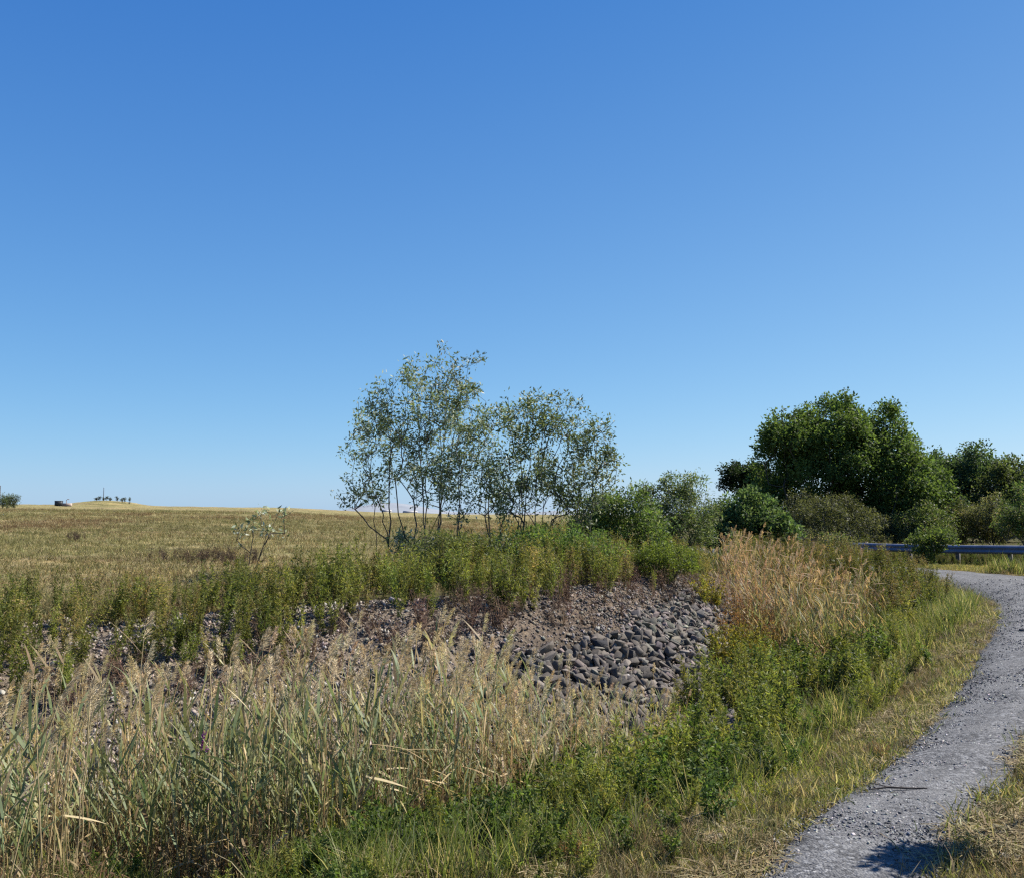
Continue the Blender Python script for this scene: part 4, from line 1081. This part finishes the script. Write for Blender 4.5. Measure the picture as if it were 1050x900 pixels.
# ------------------------------------------------------------------ far field details
def box_mb(cx, cy, z0, sx, sy, sz, bev=.02):
    import bmesh
    bm = bmesh.new(); bmesh.ops.create_cube(bm, size=1)
    for v in bm.verts: v.co = (cx + v.co.x * sx, cy + v.co.y * sy, z0 + (v.co.z + .5) * sz)
    bmesh.ops.bevel(bm, geom=bm.edges[:], offset=bev, segments=2, affect='EDGES')
    bmesh.ops.triangulate(bm, faces=bm.faces[:]); bm.verts.index_update()
    V = np.array([v.co[:] for v in bm.verts]); T = np.array([[v.index for v in f.verts] for f in bm.faces]); bm.free()
    return V, T
def make_far_things():
    def painted(name, c, rough=.6): return metal_material(name, c, rough, 0)
    dark = painted('dark_paint', (.02, .025, .035)); tan = painted('tan_paint', (.38, .29, .24)); steel = metal_material('pole_steel', (.22, .23, .25), .5, .4); white = painted('white_wall', (.62, .61, .58)); roofm = painted('roof_sheet', (.35, .34, .34))
    x, y = at(61.5, 118); z = gz(x, y)
    o = empty('utility_cabinet', (x, y, z), 'tiny dark cabinet on the field horizon left of the mound', 'cabinet')
    V, T = box_mb(0, 0, .06, .85, .6, .62); build(MB().add(V, T=T), 'body', dark, o)
    V, T = box_mb(0, 0, .68, .93, .68, .05); build(MB().add(V, T=T), 'lid', dark, o)
    V, T = box_mb(0, 0, -.1, .7, .5, .17); build(MB().add(V, T=T), 'plinth', tan, o)
    x, y = at(70, 119); z = gz(x, y)
    o = empty('wellhead', (x, y, z), 'tiny tan pipework housing beside the dark cabinet on the horizon', 'wellhead')
    V, T = box_mb(0, 0, -.05, 1.15, .5, .48); build(MB().add(V, T=T), 'housing', tan, o)
    mb = MB(); tube(mb, [(-.1, 0, .4), (-.1, 0, .85), (.02, 0, .95), (.25, 0, .95)], .05, sides=8); build(mb, 'pipe', tan, o)
    for (u, yd, v, lab) in ((107, 130, 500, 'thin pole rising from the top of the low mound'), (1, 105, 498, 'thin pole behind the shrubs at the left picture edge')):
        x, y = at(u, yd); z = gz(x, y)
        o = empty('pole', (x, y, z), lab, 'pole'); h = ztop(v, yd) - z
        mb = MB(); tube(mb, [(0, 0, -.1), (0, 0, h * .5), (0, 0, h)], [.06, .055, .045], sides=8); build(mb, 'shaft', steel, o)
        mb = MB(); tube(mb, [(0, 0, h - .02), (0, 0, h + .05)], [.07, .05], sides=8); build(mb, 'cap', steel, o)
    # tall weeds on the mound
    labs = ['dark tall weed at the left end of the mound top', 'tall weed left of the pole on the mound', 'short weed at the foot of the pole on the mound', 'weed just right of the pole on the mound', 'thin weed between pole and the right weeds on the mound', 'tall weed at the middle right of the mound', 'low weed right of the mound centre', 'dense weed near the right end of the mound', 'last weed at the right end of the mound']
    for i, (u, v) in enumerate([(100, 510), (103, 509), (107, 511), (110, 509), (114, 511), (121, 509), (126, 511), (129, 510), (134, 510)]):
        yd = 130 + rng.uniform(-1, 1); x, y = at(u, yd); z = gz(x, y); h = max(ztop(v, yd) - z, .35)
        woody('tall_weed', labs[i], 'weed', (x, y, z), [(0, 0, h * .75, .22, .22, h * .3)], 14, 110, (.16, .07), [(.05, .06, .035), (.07, .08, .045)], stems=2, tip=.012, cl=.12, step=.3, rcap=.03, group='weeds on the mound')
    for (u, yd, v, ru, lab) in ((4, 96, 511, 8, 'low pale shrub cut by the left picture edge on the horizon'), (16, 95, 511, 6, 'dark pointed shrub right of the left edge pole on the horizon'), (9, 97, 512, 5, 'small shrub between its two neighbours at the left horizon')):
        bush('shrub', lab, 'shrub', u, yd, [(u, v + 2, ru, 6), (u + 2, v, ru * .5, 5)], 40, 700, (.2, .06), [(.09, .12, .055), (.13, .15, .08), (.06, .085, .04)], stems=5, tip=.012, cl=.25, step=.4, rcap=.05, group='shrubs at the left horizon')
    # far buildings and hills beyond the field, between the saplings
    for (u, yd, v0, w, h, lab) in ((397, 420, 525, 4.0, 2.2, 'small far white building left of the sapling stems on the horizon'), (421, 430, 525, 6.5, 1.8, 'wider far white building seen between the sapling stems')):
        x, y = at(u, yd); z = ztop(v0 + 6, yd)
        o = empty('building', (x, y, z), lab, 'building')
        V, T = box_mb(0, 0, 0, w, 5, h + 1.0, .05); build(MB().add(V, T=T), 'wall', white, o)
        hh = h + 1.0
        R_ = np.array([(-w / 2 - .2, -2.8, hh), (w / 2 + .2, -2.8, hh), (w / 2 + .2, 0, hh + .9), (-w / 2 - .2, 0, hh + .9), (w / 2 + .2, 2.8, hh), (-w / 2 - .2, 2.8, hh)])
        build(MB().add(R_, [(0, 1, 2, 3), (3, 2, 4, 5), (0, 5, 4, 1)], T=[(0, 3, 5), (1, 4, 2)]), 'roof', roofm, o)
        for k in range(3):
            V, T = box_mb(-w / 3 + k * w / 3, -2.53, hh * .55, w * .12, .06, hh * .22, .01); build(MB().add(V, T=T), 'window', dark, o)
    # hills
    mh, nt, N, L, out = nmat('hazy_hill'); b = N.new('ShaderNodeBsdfPrincipled'); b.inputs['Roughness'].default_value = 1
    tc = N.new('ShaderNodeTexCoord'); L.new(ramp(nt, noise(nt, tc.outputs['Object'], .01, 6), [(.3, (.16, .18, .21)), (.7, (.24, .26, .28))]), b.inputs['Base Color']); L.new(b.outputs[0], out.inputs['Surface'])  # blue grey base colour stands in for haze over the distance
    n, k = 120, 10; xs = np.linspace(-1500, 900, n); ys = np.linspace(2600, 3700, k)
    X, Y = np.meshgrid(xs, ys); prof = np.sin(np.linspace(0, math.pi, k))[:, None]
    ridge = -12 + 42 * np.exp(-((X + 430) / 170) ** 2) + 10 * fbm(X, Y, 140, 91) + 14 * np.exp(-((X - 300) / 300) ** 2)
    Z = -22 + prof * (ridge + 20)
    i = np.arange(k - 1)[:, None] * n; j = np.arange(n - 1)[None]
    Q = np.stack([i + j, i + j + 1, i + n + j + 1, i + n + j], -1).reshape(-1, 4)
    tag(build(MB().add(np.stack([X, Y, Z], -1).reshape(-1, 3), Q), 'hills', mh, smooth=True), kind='structure')
rng = np.random.default_rng(110); make_far_things()

# ------------------------------------------------------------------ small single things
def make_small():
    # twig on the path
    p = hit(920, 813); mb = MB()
    o = empty('twig', (p[0], p[1], p[2] + .03), 'thin dark twig lying across the gravel path', 'twig')
    tube(mb, [(-.17, -.01, .0), (-.05, .005, .008), (.06, -.004, .004), (.2, .012, .0)], [.004, .0065, .006, .003], (.06, .05, .045), 6); build(mb, 'stem', M_BARK, o)
    mb = MB(); tube(mb, [(-.05, .005, .008), (-.12, .06, .012), (-.2, .13, .006)], [.004, .003, .002], (.06, .05, .045), 5); build(mb, 'side_shoot', M_BARK, o)
    # pale stones in the grass
    for (u, v, s_, lab) in ((733, 863, .035, 'small white stone in the grass near the bottom edge'), (1035, 884, .04, 'pale stone in the grass at the bottom right corner'), (1018, 866, .03, 'little cream stone left of the bottom right corner stone'),
                            (795, 865, .022, 'small pale stone at the left edge of the gravel'), (1049, 648, .05, 'dark stone by the right picture edge on the gravel')):
        p = hit(u, v); c = (.05, .05, .055) if 'dark' in lab else (.38, .35, .30)
        V, Q, T, C = rock_template(.55, c); o = link('stone', mesh_from('stone', V, Q, T, C, M_STONE)); o.location = (p[0], p[1], p[2] + s_ * .5); o.scale = (s_,) * 3; o.rotation_euler = (0, 0, rng.uniform(0, 6))
        tag(o, lab, 'stone')
    # purple loosestrife
    for (u, y, v, lab) in ((217, 5.6, 752, 'purple flower spike among the reeds left of centre'), (6, 4.9, 885, 'purple flower spike in the bottom left corner')):
        x, y = at(u, y); z = gz(x, y); h = ztop(v, y) - z
        o = empty('loosestrife', (x, y, z), lab, 'flower')
        mb = MB(); tube(mb, [(0, 0, 0), (.01, 0, h * .5), (0, .01, h)], [.004, .003, .002], (.10, .12, .05), 5); build(mb, 'stem', M_LEAF, o)
        mb = MB(); m = 40; hz = rng.uniform(.1, .85, m) * h; leaves(mb, np.stack([np.zeros(m), np.zeros(m), hz], 1), rand_dirs(m, .3), .08, .015, vary((.09, .14, .04), m)); build(mb, 'foliage', M_LEAF, o)
        mb = MB(); m = 60; hz = h + rng.uniform(-.07, .05, m); leaves(mb, np.stack([rng.normal(0, .008, m), rng.normal(0, .008, m), hz], 1), rand_dirs(m, .1), .022, .014, vary((.36, .08, .38), m)); build(mb, 'flower_spike', M_LEAF, o)
rng = np.random.default_rng(111); make_small()

# ------------------------------------------------------------------ sky, sun, camera
w = bpy.data.worlds.new('World'); scene.world = w; w.use_nodes = True
nt = w.node_tree; nt.nodes.clear()
sky = nt.nodes.new('ShaderNodeTexSky'); sky.sky_type = 'NISHITA'; sky.sun_disc = False
sky.sun_elevation = SUN_EL; sky.sun_rotation = SUN_AZ
sky.altitude = 0; sky.air_density = 1.0; sky.dust_density = 0.2; sky.ozone_density = 2.0
bg = nt.nodes.new('ShaderNodeBackground'); bg.inputs['Strength'].default_value = .1
wo = nt.nodes.new('ShaderNodeOutputWorld')
EXPOSURE = 1.05
sep = nt.nodes.new('ShaderNodeSeparateColor'); cmb = nt.nodes.new('ShaderNodeCombineColor'); nt.links.new(sky.outputs[0], sep.inputs[0])
def wmath(op, a, b):
    m = nt.nodes.new('ShaderNodeMath'); m.operation = op
    for k, v in enumerate((a, b)):
        if hasattr(v, 'is_linked'): nt.links.new(v, m.inputs[k])
        else: m.inputs[k].default_value = v
    return m.outputs[0]
wtc = nt.nodes.new('ShaderNodeTexCoord'); wsx = nt.nodes.new('ShaderNodeSeparateXYZ'); nt.links.new(wtc.outputs['Generated'], wsx.inputs[0])
wz = wmath('MINIMUM', wmath('MAXIMUM', wsx.outputs[2], 0.0), .62)           # sine of the elevation
for ch, (b0, g_, c1, c2) in enumerate([[-0.3847, 1.1008, 1.5973, -3.7575], [-0.1628, 0.6559, -0.3087, -0.6804], [0.0449, 0.3113, -0.5625, 0.1884]]):      # clear air response of the sky per channel: gamma and a fall-off with elevation
    p = wmath('POWER', wmath('MULTIPLY', sep.outputs[ch], .1), g_)
    e = wmath('POWER', math.e, wmath('ADD', wmath('MULTIPLY', wz, c1), wmath('MULTIPLY', wmath('MULTIPLY', wz, wz), c2)))
    nt.links.new(wmath('MULTIPLY', wmath('MULTIPLY', p, e), math.exp(b0) * 10 / 2 ** EXPOSURE), cmb.inputs[ch])
nt.links.new(cmb.outputs[0], bg.inputs['Color']); nt.links.new(bg.outputs[0], wo.inputs['Surface'])

sl = bpy.data.lights.new('sun', 'SUN'); sl.energy = 4.8; sl.angle = R(.53); sl.color = (1, .94, .85)
so = bpy.data.objects.new('sun', sl); COL.objects.link(so)
from mathutils import Vector
so.rotation_euler = Vector(SUN).to_track_quat('Z', 'Y').to_euler(); so.location = (40, 5, 40)

cd = bpy.data.cameras.new('camera'); cd.sensor_width = 36; cd.sensor_fit = 'HORIZONTAL'; cd.lens = 36 * FPX / 1050; cd.clip_start = .05; cd.clip_end = 9000
co = bpy.data.objects.new('camera', cd); COL.objects.link(co); co.location = CAM; co.rotation_euler = (R(90) + PITCH, 0, 0)
scene.camera = co
vs = scene.view_settings; vs.view_transform = 'Standard'; vs.look = 'None'; vs.gamma = 1; vs.exposure = EXPOSURE
scene.cycles.use_denoising = False
scene.cycles.max_bounces = 6; scene.cycles.transmission_bounces = 4; scene.cycles.diffuse_bounces = 4
scene.cycles.pixel_filter_type = 'BLACKMAN_HARRIS'; scene.cycles.filter_width = 1.3
